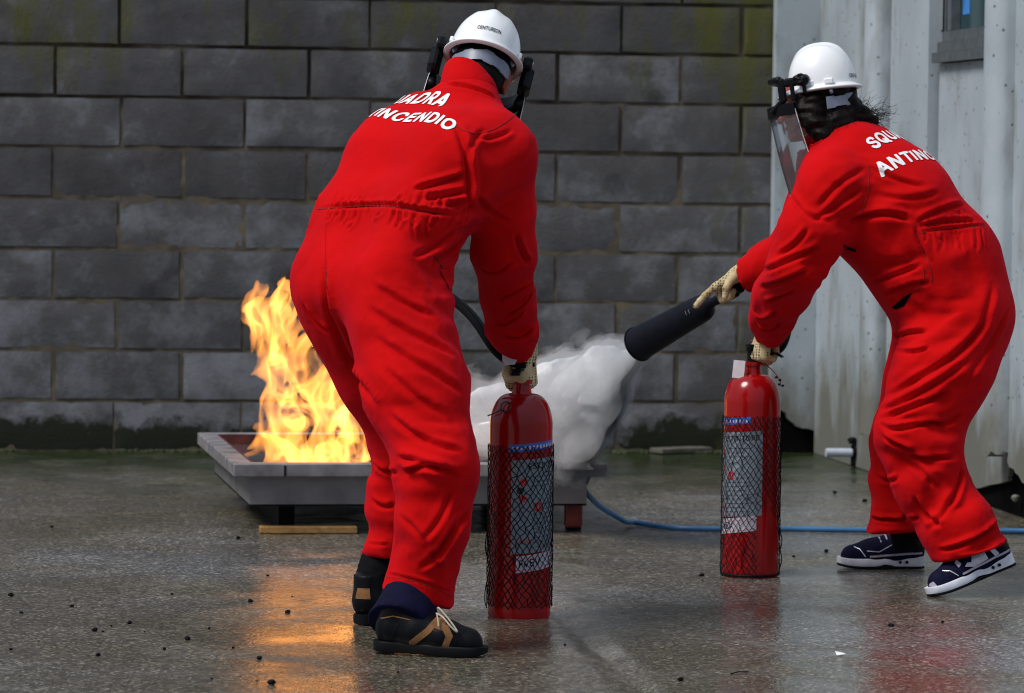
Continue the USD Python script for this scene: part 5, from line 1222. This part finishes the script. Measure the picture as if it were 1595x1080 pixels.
s1, A1, R1, U1 = shoe(man, G(581, 1019) + np.array([0, 0.02, 0.008]), np.array([0.985, -0.16, -0.035]), [0.03, 0, 1], 0.272, 'work')
ns = -R1[:, 1]                                                     # camera side
def side_decal(poly, s_, A, R, up, m, name, off=0.0012): obj(name, decal(poly, A((0, -0.10, 0)), R[:, 0], R[:, 2], up, off, 0.005), m, s_, smooth=True)
yst = unary_union([LineString([(0.098, 0.026), (0.135, 0.058), (0.158, 0.090)]).buffer(0.0075), LineString([(0.146, 0.074), (0.176, 0.066), (0.186, 0.048), (0.178, 0.026)]).buffer(0.0075), Polygon([(0.140, 0.064), (0.172, 0.072), (0.176, 0.084), (0.150, 0.092)])])
side_decal(yst if yst.geom_type == 'Polygon' else max(yst.geoms, key=lambda g: g.area), s1, A1, R1, U1, 'suede', 'side_stripe')
side_decal(Polygon([(0.020, 0.032), (0.050, 0.030), (0.066, 0.070), (0.030, 0.074)]), s1, A1, R1, U1, 'black_plastic', 'heel_patch')
side_decal(LineString([(0.196, 0.028), (0.204, 0.050), (0.222, 0.066)]).buffer(0.0012), s1, A1, R1, U1, 'black_rubber', 'toe_stitching'); side_decal(LineString([(0.02, 0.078), (0.05, 0.086), (0.09, 0.080)]).buffer(0.0012), s1, A1, R1, U1, 'suede', 'collar_stitching')
obj('lace', tube(spline([A1((0.150, -0.028, 0.098)), A1((0.172, -0.040, 0.088)), A1((0.196, -0.048, 0.066)), A1((0.204, -0.046, 0.060)), A1((0.194, -0.040, 0.074)), A1((0.158, -0.024, 0.098))], 30), 0.0022, 6), 'lace', s1, smooth=True)
obj('lace', tube([A1((0.152, -0.030, 0.098)), A1((0.158, -0.040, 0.080)), A1((0.160, -0.046, 0.070))], 0.0018, 6), 'lace', s1, smooth=True)
s2, A2, R2, U2 = shoe(man, G(566, 977) + np.array([-0.005, 0.02, 0.004]), np.array([0.30, 0.95, 0.0]), [0, 0, 1], 0.262, 'work')
obj('heel_tab', decal(Polygon([(-0.02, -0.012), (0.02, -0.012), (0.016, 0.014), (-0.016, 0.014)]), A2((-0.05, 0, 0.075)), -R2[:, 1], R2[:, 2], U2, 0.0012, 0.006), 'suede', s2, smooth=True)

# --- man: gloves
glove(man, P(820, 541, 9.745), [0.04, 0.0, -1.0], [0.92, -0.38, 0.1], left=False, scale=1.02, curls=((75, 75, 40), (80, 78, 40), (84, 76, 40), (88, 72, 40)), thumb=(0.5, 0.55, -0.7), mats=('glove', 'glove_cuff'))
gl_, GL = glove(man, m_larm[2][0], m_larm[2][0] - m_larm[1][0], [-0.5, 0.2, 0.8], left=True, scale=0.93, mats=('glove', 'glove_cuff'))
MLH = GL((0.0, 0.085, -0.035))

# --- woman
TURN = math.radians(16); f0 = -RR * math.cos(TURN) + _f * math.sin(TURN); r0 = _f * math.cos(TURN) + RR * math.sin(TURN)
RW_ = pitch_frame(f0, UU, r0, math.radians(7)); CW = P(1282, 139, 10.62)
hw_, WW, sfw = helmet(woman, CW, RW_, w=0.088, l=0.0955, hgt=0.122)
lo, hi = around(w_sp + w_neck + w_arm + w_farm + w_leg + w_far + [(CW, 0.13)], 0.07)
BF = Field(lo, np.maximum(hi, CW + 0.17), 0.0085)
for ch in (w_sp, w_arm[:-1], shrink(w_farm[:-1], 0.8), w_leg[:-3], w_far[:-2]): BF.chain(shrink(ch), 0.04)
BF.bone(w_leg[3][0], P(1520, 840, 10.36), 0.050, 0.026, 0.02); BF.bone(w_far[3][0], P(1406, 846, 10.88), 0.045, 0.024, 0.02)
BF.bone(w_arm[0][0], w_farm[0][0], 0.055, 0.055, 0.05); BF.bone(w_sp[3][0], P(1288, 212, 10.60), 0.05, 0.045, 0.04)
head_bones(BF, WW, P(1292, 215, 10.60), 0.030)
obj('body', BF.net(), 'skin', woman, smooth=True)
HF = Field(CW - np.array([0.16, 0.17, 0.20]), CW + np.array([0.24, 0.17, 0.06]), 0.005)
HF.bone(WW((0, -0.014, -0.025)), WW((0, -0.022, -0.050)), 0.077, 0.072, 0.02)
HF.chain([B_(1266, 165, 10.55, 16), B_(1272, 195, 10.55, 18), B_(1285, 212, 10.53, 12)], 0.02); HF.chain([B_(1300, 174, 10.60, 24), B_(1308, 194, 10.56, 21), B_(1330, 202, 10.54, 10)], 0.03)
HF.chain([B_(1316, 170, 10.60, 22), B_(1340, 182, 10.60, 14), B_(1362, 188, 10.60, 6)], 0.03); HF.chain([B_(1245, 155, 10.56, 8), B_(1255, 185, 10.545, 9)], 0.02)
V, Q = HF.net(); V = V + vnormals(V, tri(Q)) * (0.010 * (fn3(V * np.array([40, 40, 110]), 5) - 0.5))[:, None]
hr = obj('hair', (V, Q), 'hair_brown', woman, smooth=True)
rh = np.random.default_rng(12); cs = []
for k in range(300):
    if k < 220: p = P(rh.uniform(1316, 1366), rh.uniform(168, 194), rh.uniform(10.53, 10.66)); d = np.array([rh.uniform(0.4, 1.0), rh.uniform(-.3, .3), rh.uniform(-0.4, 0.7)]); L_ = rh.uniform(0.02, 0.058)
    else: p = P(rh.uniform(1244, 1330), rh.uniform(170, 206), rh.uniform(10.51, 10.55)); d = np.array([rh.uniform(-0.1, 0.5), -0.4, rh.uniform(-1, -0.4)]); L_ = rh.uniform(0.02, 0.05)
    d /= np.linalg.norm(d); w_ = rh.normal(0, 1, 3); s_ = np.linspace(0, 1, 9)[:, None]
    cs.append(p + d * L_ * s_ + w_ * 0.016 * s_ ** 2 + 0.011 * np.sin(s_ * rh.uniform(7, 16) + rh.uniform(0, 6)) * np.cross(d, w_ / np.linalg.norm(w_)) * s_ + np.array([0, 0, 0.02]) * s_ ** 2 * rh.uniform(-1, 1))
cs += [spline([P(1262, 180, 10.6), P(1242, 210, 10.60), P(1220, 250, 10.62), P(1232, 268, 10.62), P(1240, 262, 10.62)], 16)]
curves('loose_strand', cs, 0.0011, 'hair_brown', hr)
harness(hw_, WW, RW_, 0.092, 0.092, z0=-0.050, dz=0.030, rng_=(150, 256))
visor(hw_, WW, 0.088, 0.0955, drop=0.232, y0=0.040, tilt=0.13, open_=78, zt=-0.050, outset=0.016)
for sx in (-1, 1):
    arm_ = cat([place(box([0.012, 0.060, 0.024], bev=0.006), RW_, WW([sx * 0.098, 0.058, 0.022])), place(lump((0, 0, 0), 0.021, 3), RW_, WW([sx * 0.098, 0.040, 0.026])), place(box([0.010, 0.012, 0.050], bev=0.003), RW_, WW([sx * 0.099, 0.066, -0.004])),
                place(box([0.010, 0.010, 0.034], bev=0.003), RW_, WW([sx * 0.099, 0.032, 0.002])), place(box([0.012, 0.022, 0.066], bev=0.005), RW_, WW([sx * 0.082, 0.098, 0.004])), tube([WW([sx * 0.082, 0.098, -0.024]), WW([sx * 0.072, 0.134, -0.052])], 0.009, 8)])
    obj('visor_bracket', arm_, 'black_plastic', hw_, smooth=False)
obj('brow_band', tube(spline([WW([-0.082, 0.100, 0.034]), WW([-0.055, 0.128, 0.036]), WW([0, 0.140, 0.037]), WW([0.055, 0.128, 0.036]), WW([0.082, 0.100, 0.034])], 24), 0.009, 8), 'black_plastic', hw_, smooth=True)
helmet_text('CENTURION', 0.008, WW, RW_, sfw, math.radians(186), 0.08, 0.088, 0.0955, hw_)
collar(ws_, P(1291, 214, 10.60), P(1276, 196, 10.60), 0.066, 0.060)
a_, b_ = on_suit(1354, 226, wsuit), on_suit(1398, 208, wsuit); obj('lettering', surf_text('SQUADRA', 0.039, WF, wsuit, a_, b_ - a_, px_dir(-0.8, -0.6)), 'print_white', ws_, smooth=False)
a_, b_ = on_suit(1366, 268, wsuit), on_suit(1432, 238, wsuit); obj('lettering', surf_text('ANTINCENDIO', 0.040, WF, wsuit, a_, b_ - a_, px_dir(-0.7, -0.7)), 'print_white', ws_, smooth=False)
seam([(1425, 350), (1432, 378), (1447, 412), (1452, 440)], wsuit, ws_, r=0.0012); seam([(1430, 364), (1480, 357), (1534, 352)], wsuit, ws_, r=0.0011)
seam([(1340, 335), (1352, 300), (1352, 258)], wsuit, ws_, r=0.0010); seam([(1438, 415), (1437, 440), (1405, 462)], wsuit, ws_, r=0.0014)
pk_ = on_suit(1402, 470, wsuit); obj('pocket_opening', decal(Polygon([(-0.020, -0.016), (0.018, 0.020), (0.026, 0.022), (0.010, -0.012), (-0.010, -0.022)]), pk_, RR, UU, wsuit, 0.0025), 'dark_void', ws_, smooth=True)  # flat dark patch paints the shade inside the open pocket
pk_ = on_suit(1322, 386, wsuit); obj('pocket_tab', decal(Polygon([(-0.020, 0.007), (0.018, -0.006), (0.020, -0.013), (-0.018, -0.001)]), pk_, RR, UU, wsuit, 0.004), 'black_cloth', ws_, smooth=True)
legging(woman, P(1402, 790, 10.88), P(1412, 850, 10.89), 0.050, 0.042, 'black_cloth', 6)
s3, A3, R3, U3 = shoe(woman, G(1441, 888) + np.array([0, 0.02, 0.003]), [-1, -0.02, 0.0], [0, 0, 1], 0.252, 'run')
hz_ = P(1582, 879, 10.36); tz_ = P(1440, 937, 10.30)
dx_ = tz_ - hz_; dx_ /= np.linalg.norm(dx_)
s4, A4, R4, U4 = shoe(woman, hz_, dx_, np.array([dx_[2], 0, -dx_[0]]) * np.sign(-dx_[0]), 0.262, 'run')
for s_, A, R, U in ((s3, A3, R3, U3), (s4, A4, R4, U4)):
    sgn = 1.0 if R[1, 1] < 0 else -1.0                                # local y that faces the camera
    def sd_(poly, m, name, off=0.0012): obj(name, decal(poly, A((0, sgn * 0.10, 0)), R[:, 0] * 1.0, R[:, 2] * 1.0, U, off, 0.004) if sgn < 0 else decal(affinity.scale(poly, -1, 1, origin=(0, 0)), A((0, sgn * 0.10, 0)), -R[:, 0], R[:, 2], U, off, 0.004), m, s_, smooth=True)
    if s_ is s4:
        sd_(Polygon([(0.080, 0.048), (0.125, 0.042), (0.150, 0.052), (0.138, 0.060), (0.128, 0.056), (0.115, 0.080), (0.098, 0.070), (0.084, 0.078)]), 'silver', 'side_emblem')
        sd_(Polygon([(0.045, 0.050), (0.058, 0.046), (0.072, 0.078), (0.060, 0.084)]), 'silver', 'heel_stripe')
        sd_(Polygon([(0.155, 0.062), (0.166, 0.056), (0.170, 0.070), (0.160, 0.078)]), 'midsole_lilac', 'eyelet_panel')
        sd_(Polygon([(0.236, 0.030), (0.252, 0.028), (0.250, 0.040), (0.240, 0.044)]), 'midsole_lilac', 'toe_patch')
    else:
        sd_(LineString([(0.10, 0.070), (0.135, 0.050), (0.17, 0.052)]).buffer(0.0012), 'silver', 'stitching')
    sd_(LineString([(0.012, 0.046), (0.06, 0.044), (0.11, 0.040), (0.16, 0.036)]).buffer(0.0030), 'midsole_lilac', 'midsole_band'); sd_(Polygon([(0.004, 0.05), (0.026, 0.048), (0.030, 0.072), (0.010, 0.076)]), 'black_plastic', 'heel_counter'); sd_(LineString([(0.175, 0.036), (0.19, 0.056), (0.205, 0.062)]).buffer(0.0012), 'silver', 'stitching')
    for k in range(5):
        q = 0.112 + 0.017 * k; zz = 0.094 - 0.0085 * k
        obj('lace', tube([A((q, sgn * 0.030, zz - 0.010)), A((q + 0.004, sgn * 0.012, zz + 0.002)), A((q + 0.004, -sgn * 0.012, zz + 0.002)), A((q, -sgn * 0.030, zz - 0.010))], 0.0028, 6), 'lilac_lace', s_, smooth=True)
    for k, q in enumerate((0.055, 0.074)):
        obj('sole_vent', tube([A((q, sgn * 0.030, 0.020)), A((q, sgn * 0.0385, 0.020))], 0.0045, 8), 'shoe_sole', s_)
glove(woman, P(1194, 514, 10.755), [-0.30, 0.12, -1.0], [-0.80, -0.62, 0.1], left=True, scale=0.90, curls=((70, 76, 40), (76, 76, 40), (80, 76, 40), (84, 74, 40)), thumb=(0.5, 0.6, -0.6), mats=('glove', 'glove_cuff'))
# nozzle axis and the hand on it
HB, HMo = P(1105, 474, 11.10), P(995, 536, 11.32)
hax = (HMo - HB) / np.linalg.norm(HMo - HB)
wr = P(1152, 425, 10.99)
zq_ = np.array([-0.45, 0.10, 0.90])
gl2, GW = glove(woman, wr, P(1095, 462, 11.05) - wr, zq_, left=False, scale=0.88, curls=((8, 6, 4), (82, 85, 40), (86, 86, 40), (88, 84, 40)), splay=(4, 2, -2, -6), thumb=(0.5, 0.75, -0.45), mats=('glove', 'white_cuff'))

# ------------------------------------------------------------------ extinguishers
def cyl_patch(c, r, a0, a1, z0, z1, slope=0.0, n=28):
    """a sticker on the cylinder: angle 0 faces the camera, positive to the right"""
    a = np.radians(np.linspace(a0, a1, n)); V = []
    for z in (z0, z1): V.append(np.stack([c[0] + r * np.sin(a), c[1] - r * np.cos(a), c[2] + z + slope * (a - a[0])], -1))
    V = np.stack(V, 0).reshape(-1, 3); I = np.arange(2 * n).reshape(2, n)
    return V, np.stack([I[0, :-1], I[0, 1:], I[1, 1:], I[1, :-1]], -1)
def cyl_text(txt, hgt_, c, r, a0, z0, slope=0.0, bold=True):
    t = meshkit.text_mesh(txt, hgt_, 0.001, bold); v, f = np.array(t.vertices), np.array(t.faces); f = f[v[f][:, :, 2].min(1) > 0.0009]
    v, f = trimesh.remesh.subdivide_to_size(v, f, 0.006); a = math.radians(a0) + (v[:, 0] - v[:, 0].min()) / r
    return np.stack([c[0] + r * np.sin(a), c[1] - r * np.cos(a), c[2] + z0 + v[:, 1] + slope * (a - a.min())], -1), f
def cyl_poly(poly, c, r, a0, z0):
    v, f = trimesh.creation.triangulate_polygon(poly, engine='earcut'); v = np.c_[v, 0 * v[:, 0]]; v, f = trimesh.remesh.subdivide_to_size(v, f, 0.006); a = math.radians(a0) + v[:, 0] / r
    return np.stack([c[0] + r * np.sin(a), c[1] - r * np.cos(a), c[2] + z0 + v[:, 1]], -1), f
def net_sleeve(c, r, z0, z1, na, nz, seed, keep=lambda a, z: True):
    rn = np.random.default_rng(seed); V, F = [], []
    def node(i, j):
        a = 2 * np.pi * (i + 0.5 * (j % 2)) / na; z = z0 + (z1 - z0) * j / nz; return a, z
    jit = rn.normal(0, 1, (nz + 1, na, 3)) * np.array([0.030, 0.0020, 0.0008])
    def pos(i, j):
        a, z = node(i, j); q = jit[j, i % na]; rr_ = r + abs(q[2]) + 0.0012; return np.array([c[0] + rr_ * math.sin(a + q[0]), c[1] - rr_ * math.cos(a + q[0]), c[2] + z + q[1]]), a, z
    for j in range(nz):
        for i in range(na):
            for s_ in (0, 1):
                i2 = i + (s_ if j % 2 else s_ - 1)
                p, a, z = pos(i, j); q, _, _ = pos(i2 % na, j + 1)
                if not keep((math.degrees(a) + 180) % 360 - 180, z): continue
                d = q - p; L_ = np.linalg.norm(d)
                if L_ > 0.08: continue
                out = np.array([math.sin(a), -math.cos(a), 0]); sdv = np.cross(d / L_, out); k = len(V); w_ = 0.0010
                for e in (p, q): V += [e + sdv * w_, e + out * 0.0014, e - sdv * w_]
                F += [[k, k + 1, k + 4], [k, k + 4, k + 3], [k + 1, k + 2, k + 5], [k + 1, k + 5, k + 4]]
    return tm(np.array(V), np.array(F))
def extinguisher(label, c, rot, hdir, R_=0.0795, z_net=(0.03, 0.435), hole=None):
    e = thing('fire_extinguisher', label, 'fire extinguisher', c, group=None)
    prof = [(0.0, 0.004), (R_ - 0.012, 0.004), (R_ - 0.003, 0.0), (R_, 0.006), (R_, 0.02)] + [(R_, z) for z in np.linspace(0.05, 0.485, 8)]
    for t_ in np.linspace(0.08, 1, 16):
        an = t_ * math.pi / 2; prof.append((0.026 + (R_ - 0.026) * math.cos(an) ** 0.85, 0.485 + 0.082 * math.sin(an)))
    prof += [(0.024, 0.574), (0.023, 0.592), (0.0, 0.592)]
    obj('cylinder', lathe(prof, 64, c), 'paint_red', e, smooth=32)
    r1, r2, r3 = R_ + 0.0006, R_ + 0.0010, R_ + 0.0014
    lb = obj('label', cyl_patch(c, r1, rot - 17, rot + 101, 0.165, 0.402, 0.006), 'label_grey', e, smooth=True)
    obj('title_print', cyl_text('ESTINTORE', 0.0145, c, r2, rot + 14, 0.380, 0.006), 'print_black', lb, smooth=False)
    rr2 = np.random.default_rng(4)
    for k in range(16):
        z = 0.360 - k * 0.0118
        if k in (3, 4, 5): continue
        obj('print_line', cyl_patch(c, r2, rot + 12 + rr2.uniform(0, 12), rot + 60 + rr2.uniform(0, 34), z, z + 0.0012, 0.005, 14), 'print_navy', lb, smooth=True)
    for a_, z, m in ((-2, 0.340, 'print_red'), (-8, 0.318, 'print_black'), (-3, 0.298, 'print_red')):
        obj('symbol', cyl_poly(affinity.scale(unary_union([Point(0.010, 0.008).buffer(0.009, 6), sbox(0.002, 0.010, 0.020, 0.014)]), 1, 1), c, r2, rot + a_, z), m, lb, smooth=False)
    ring_ = sbox(0, 0, 0.021, 0.022).difference(Polygon([(0.008, 0.004), (0.015, 0.008), (0.013, 0.018), (0.009, 0.017), (0.012, 0.011), (0.006, 0.010)]))
    obj('symbol', cyl_poly(ring_, c, r2, rot + 26, 0.274), 'print_red', lb, smooth=False)
    obj('symbol', cyl_text('A50', 0.012, c, r2, rot - 3, 0.192), 'print_red', lb, smooth=False)
    bl = obj('blue_strip', cyl_patch(c, r1, rot - 21, rot + 76, 0.422, 0.441, 0.007), 'label_blue', e, smooth=True)
    obj('strip_print', cat([tm(*(lambda vf: (vf[0], tri(vf[1])))(cyl_patch(c, r2, rot - 16 + k * 7.5, rot - 12.5 + k * 7.5, 0.427 + k * 0.0009, 0.436 + k * 0.0009, 0.005, 3))) for k in range(12)]), 'label_white', bl, smooth=False)
    ws__ = obj('sticker', cyl_patch(c, r1, rot - 7, rot + 90, 0.118, 0.160, 0.010), 'label_white', e, smooth=True)
    obj('sticker_print', cyl_text('FvEV', 0.018, c, r2, rot - 2, 0.132, 0.010), 'print_navy', ws__, smooth=False)
    for z in (0.1235, 0.152): obj('sticker_line', cyl_patch(c, r2, rot - 5, rot + 88, z, z + 0.0022, 0.010), 'print_pink', ws__, smooth=True)
    nt_ = obj('net_sleeve', net_sleeve(c, R_ + 0.0014, z_net[0], z_net[1], 32, int((z_net[1] - z_net[0]) / 0.0112), int(rot) % 7 + 2, hole or (lambda a, z: True)), 'net_black', e, smooth=False)
    tag(nt_, kind='stuff')
    # valve with its two levers
    hd = np.asarray(hdir, float); hd /= np.linalg.norm(hd); sdv = np.cross([0, 0, 1], hd); RH_ = np.stack([hd, sdv, [0, 0, 1]], 1)
    W = lambda x, y, z: np.asarray(c) + hd * x + sdv * y + np.array([0, 0, z])
    obj('neck_ring', lathe([(0.0, 0.5925), (0.027, 0.5925), (0.027, 0.603), (0.0, 0.603)], 28, c), 'paint_red', e)
    obj('valve', cat([lathe([(0.0, 0.603), (0.017, 0.603), (0.017, 0.632), (0.021, 0.634), (0.021, 0.652), (0.0, 0.652)], 24, c), box([0.034, 0.030, 0.020], W(0.012, 0, 0.640), RH_, 0.004)]), 'black_plastic', e, smooth=30)
    obj('carrying_handle', cat([box([0.065, 0.024, 0.005], W(0.042, 0, 0.628), RH_, 0.002), box([0.020, 0.024, 0.005], W(0.078, 0, 0.622), RH_ @ np.array([[math.cos(0.5), 0, math.sin(0.5)], [0, 1, 0], [-math.sin(0.5), 0, math.cos(0.5)]]), 0.002)]), 'black_plastic', e, smooth=False)
    ra = -0.16; Rl = RH_ @ np.array([[math.cos(ra), 0, math.sin(ra)], [0, 1, 0], [-math.sin(ra), 0, math.cos(ra)]])
    obj('squeeze_lever', box([0.080, 0.022, 0.006], W(0.034, 0, 0.666), Rl, 0.002), 'red_steel', e, smooth=False)
    obj('safety_knob', tube([W(-0.004, -0.03, 0.640), W(-0.004, 0.032, 0.640)], 0.0055, 10), 'black_plastic', e)
    return e, W
mc = G(808.5, 966); mc[1] += 0.079
ME, MW = extinguisher('red extinguisher nearest the camera, held upright by the bending man', mc, 0.0, [-0.20, -0.98, 0], z_net=(0.028, 0.437))
wc = G(1170.5, 902); wc[1] += 0.079
def torn(a, z): return not (8 < a < 75 and z < 0.235 - 0.0032 * max(0, abs(a - 30)) and a > 8 + (0.20 - z) * 60 * 0.4)
WE, WWx = extinguisher('red extinguisher standing to the left of the crouching woman, torn net sleeve', wc, -82.0, [0.95, -0.30, 0], z_net=(0.008, 0.452), hole=torn)
obj('net_cord', tube(np.array([wc + np.array([0.0815 * math.sin(a), -0.0815 * math.cos(a), 0.008]) for a in np.linspace(0, 2 * np.pi, 49)]), 0.0035, 8, cap=False), 'net_black', WE, smooth=True)
for k in range(2):
    p0 = wc + np.array([0.0815 * math.sin(1.5), -0.0815 * math.cos(1.5), 0.02 + 0.05 * k]); obj('net_fray', tube(spline([p0, p0 + [0.006, -0.004, 0.02], p0 + [0.005, -0.004, 0.045], p0 + [0, 0, 0.06]], 12), 0.0016, 5), 'net_black', WE, smooth=True)
p0 = mc + np.array([-0.082, 0.0, 0.0])
for k, z in enumerate((0.02, 0.15)):
    obj('net_fray', tube(spline([p0 + [0, 0, z], p0 + [-0.005, -0.004, z + 0.02], p0 + [-0.004, -0.004, z + 0.05], p0 + [0, 0, z + 0.07]], 12), 0.0014, 5), 'net_black', ME, smooth=True)
# safety-pin ring hanging on the front of the man's cylinder
dcy = mc[1] - 0.074
pr = P(788, 634, dcy + 0.014); Rg = frame([-0.3, -0.9, 0.35])
obj('pin_ring', tube(np.array([pr + Rg[:, 0] * 0.0135 * math.cos(a) + Rg[:, 1] * 0.0135 * math.sin(a) for a in np.linspace(0, 2 * np.pi, 33)]), 0.0017, 8, cap=False), 'steel_wire', ME, smooth=True)
obj('pin_wire', tube([pr + Rg[:, 0] * -0.013 + [0, 0, -0.006], P(772, 643, dcy + 0.02), P(760, 648, dcy + 0.05)], 0.0016, 8), 'steel_wire', ME, smooth=True)
tgp = P(793, 556, mc[1] - 0.055); RT_ = frame([0.15, -1, 0.1], [1, 0, 0.12])
tg_ = obj('paper_tag', poly3(Polygon([(-0.017, 0.021), (0.016, 0.021), (0.021, -0.008), (0.012, -0.021), (-0.010, -0.021), (-0.018, -0.010)]), 0.0012, RT_, tgp), 'tag_paper', ME, smooth=False)
obj('tag_line', poly3(sbox(-0.0155, 0.006, 0.0165, 0.0095), 0.0006, RT_, tgp + RT_[:, 2] * 0.0013), 'print_black', tg_, smooth=False)
tgw = P(1151, 575, wc[1] - 0.03); RT2 = frame([-0.2, -1, 0.15], [1, 0, -0.1])
obj('paper_tag', poly3(sbox(-0.017, -0.026, 0.016, 0.024), 0.0012, RT2, tgw), 'tag_paper', WE, smooth=False)
obj('pin_cord', tube(spline([P(1190, 566, wc[1] - 0.02), P(1203, 577, wc[1] - 0.03), P(1212, 588, wc[1] - 0.04), P(1216, 597, wc[1] - 0.05)], 16), 0.0016, 6), 'red_steel', WE, smooth=True)
for q in ((1209, 588), (1215, 592), (1214, 599), (1219, 601)): obj('cord_bead', lump(P(*q, wc[1] - 0.05), 0.0045, q[0], 1), 'black_plastic', WE, smooth=True)
# hoses and nozzles
mh = [MW(-0.02, 0.0, 0.642), P(772, 545, 9.70), P(748, 510, 9.76), P(722, 480, 9.84), P(700, 463, 9.90), P(672, 452, 9.96), MLH]
obj('hose', tube(spline(mh, 60), 0.0135, 12), 'hose_black', ME, smooth=True)
ha = np.array([-0.75, 0.35, -0.55]); ha /= np.linalg.norm(ha)
hb = MLH + ha * 0.02
def horn(parent, base, ax, L, r0, r1):
    Rf = frame(ax); pr_ = [(0.0, -0.075), (0.013, -0.075), (0.015, -0.06), (0.013, -0.02), (0.016, 0.0), (r0 * 0.55, 0.004), (r0 * 0.86, 0.014), (r0, 0.032)]
    pr_ += [(r0 + (r1 - r0) * t_, 0.032 + (L - 0.032) * t_) for t_ in np.linspace(0.1, 1, 8)] + [(r1 + 0.003, L), (r1 + 0.003, L + 0.004), (r1 - 0.003, L + 0.004), (r1 - 0.005, L - 0.02), (r0 - 0.006, 0.05), (0.0, 0.04)]
    h_ = obj('nozzle_horn', place(lathe(pr_, 40), Rf, base), 'horn_black', parent, smooth=40); return h_, Rf
horn(ME, hb + ha * 0.05, ha, 0.16, 0.030, 0.036)
nz = np.linalg.norm(HMo - HB)
hn, Rf = horn(WE, HB, hax, nz, 0.040, 0.0505)
for k, (x_, y_) in enumerate(((1060, 486), (1069, 482))):
    ac = P(x_, y_, 11.1); t_ = (ac - HB) @ hax; o = HB + hax * t_; rad = 0.040 + (0.0505 - 0.040) * t_ / nz + 0.0012
    n_ = np.array([0, -1.0, 0.25]); n_ -= hax * (n_ @ hax); n_ /= np.linalg.norm(n_); sd2 = np.cross(hax, n_)
    obj('moulded_mark', tube([o + rad * (n_ * math.cos(a) + sd2 * math.sin(a)) for a in np.linspace(-0.14, 0.14, 6)], 0.0009, 5), 'label_grey', hn, smooth=True)
gp = HB - hax * 0.075
obj('grip', cat([tube([gp + hax * 0.02, gp - hax * 0.03, gp - hax * 0.062], [0.016, 0.019, 0.017], 16), box([0.02, 0.018, 0.04], gp - hax * 0.03 + np.array([0, -0.006, -0.012]), frame(hax), 0.004)]), 'black_plastic', WE, smooth=40)
wh = [WWx(0.02, 0.0, 0.640), P(1214, 545, wc[1] + 0.02), P(1226, 522, wc[1] + 0.06), P(1226, 498, wc[1] + 0.12), P(1212, 470, 10.98), P(1190, 446, 11.04), gp - hax * 0.06]
obj('hose', tube(spline(wh, 60), 0.0105, 12), 'hose_black', WE, smooth=True)

# ------------------------------------------------------------------ small things on the floor
rp = np.random.default_rng(21)
ST = [(417, 898, 5), (390, 938, 8), (448, 956, 9), (202, 972, 8), (147, 984, 10), (292, 997, 10), (256, 1012, 6), (404, 1027, 9), (423, 1066, 13), (17, 929, 9), (33, 956, 6), (112, 946, 7), (153, 1022, 8), (268, 927, 5), (326, 980, 5), (363, 1010, 5), (160, 985, 4),
      (17, 1013, 6), (371, 840, 8), (81, 822, 6), (173, 976, 4), (330, 1058, 4), (60, 1000, 4), (225, 985, 3), (1093, 898, 8), (1060, 1061, 10), (1236, 868, 5), (1388, 977, 10), (1287, 860, 7), (1300, 768, 6), (1347, 782, 8), (1094, 905, 4), (1468, 970, 5), (620, 1048, 4), (880, 1005, 4), (400, 1062, 4), (455, 930, 3)]
for x_, y_, d_ in ST:
    g = G(x_, y_); r_ = max(0.0022, d_ / 2 * g[1] / FPX)
    t = thing('stone', 'small dark stone lying loose on the wet concrete', 'stone', (g[0], g[1], 0), group='small dark stones scattered over the floor')
    obj('stone', lump(g + [0, 0, r_ * 0.55], r_, int(x_), 1, 0.7), 'stone_dark', t, smooth=False)
g = G(1310, 1023); sc = tm(*(lambda v, f: (v, f))(*[np.array(q) for q in ([g + [-0.010, 0, 0.003], g + [0.012, 0.004, 0.006], g + [0.004, 0.03, 0.004], g + [-0.012, 0.03, 0.009], g + [0, 0.012, 0.009]], [[0, 1, 4], [1, 2, 4], [2, 3, 4], [3, 0, 4]])]))
sp = obj('paper_scrap', sc, 'paper_white', smooth=False); tag(sp, 'tiny white paper scrap on the bare concrete in the right foreground', 'scrap')
g0, g1 = G(1138, 1052), G(1165, 1049); tw = obj('twig', tube([g0 + [0, 0, .003], (g0 + g1) / 2 + [0, 0, .006], g1 + [0, 0, .003]], 0.0016, 6), 'stone_dark', smooth=True); tag(tw, 'thin dark twig on the concrete near the bottom edge', 'twig')
a, b = G(1022, 708), G(1100, 705); pb_ = thing('board', 'short weathered board lying at the foot of the block wall', 'board', (a[0], a[1], 0))
dv = (b - a) / np.linalg.norm(b - a); obj('board', box([np.linalg.norm(b - a), 0.09, 0.02], (a + b) / 2 + [0, 0.03, 0.012], np.stack([dv, np.cross([0, 0, 1], dv), [0, 0, 1]], 1), 0.003), 'weathered_wood', pb_, smooth=False)
# moss and wet litter along the foot of the wall
V, F = [], []
for k in range(900):
    u_ = rp.uniform(-0.5, 2.6); o_ = abs(rp.normal(0, 0.05)) + 0.004; s_ = rp.uniform(0.004, 0.013)
    if fn3(np.array([[u_ * 3, o_ * 6, 0.3]]), 3)[0] < 0.47: continue
    l_ = lump(on_wall(u_, s_ * 0.2, o_), s_, k, 1, 0.7); F.append(l_.faces + sum(len(x) for x in V)); V.append(l_.vertices)
ms2 = obj('moss', (np.vstack(V), np.vstack(F)), 'moss_green', smooth=True); tag(ms2, 'dark green moss growing along the foot of the wall', 'moss', kind='stuff')
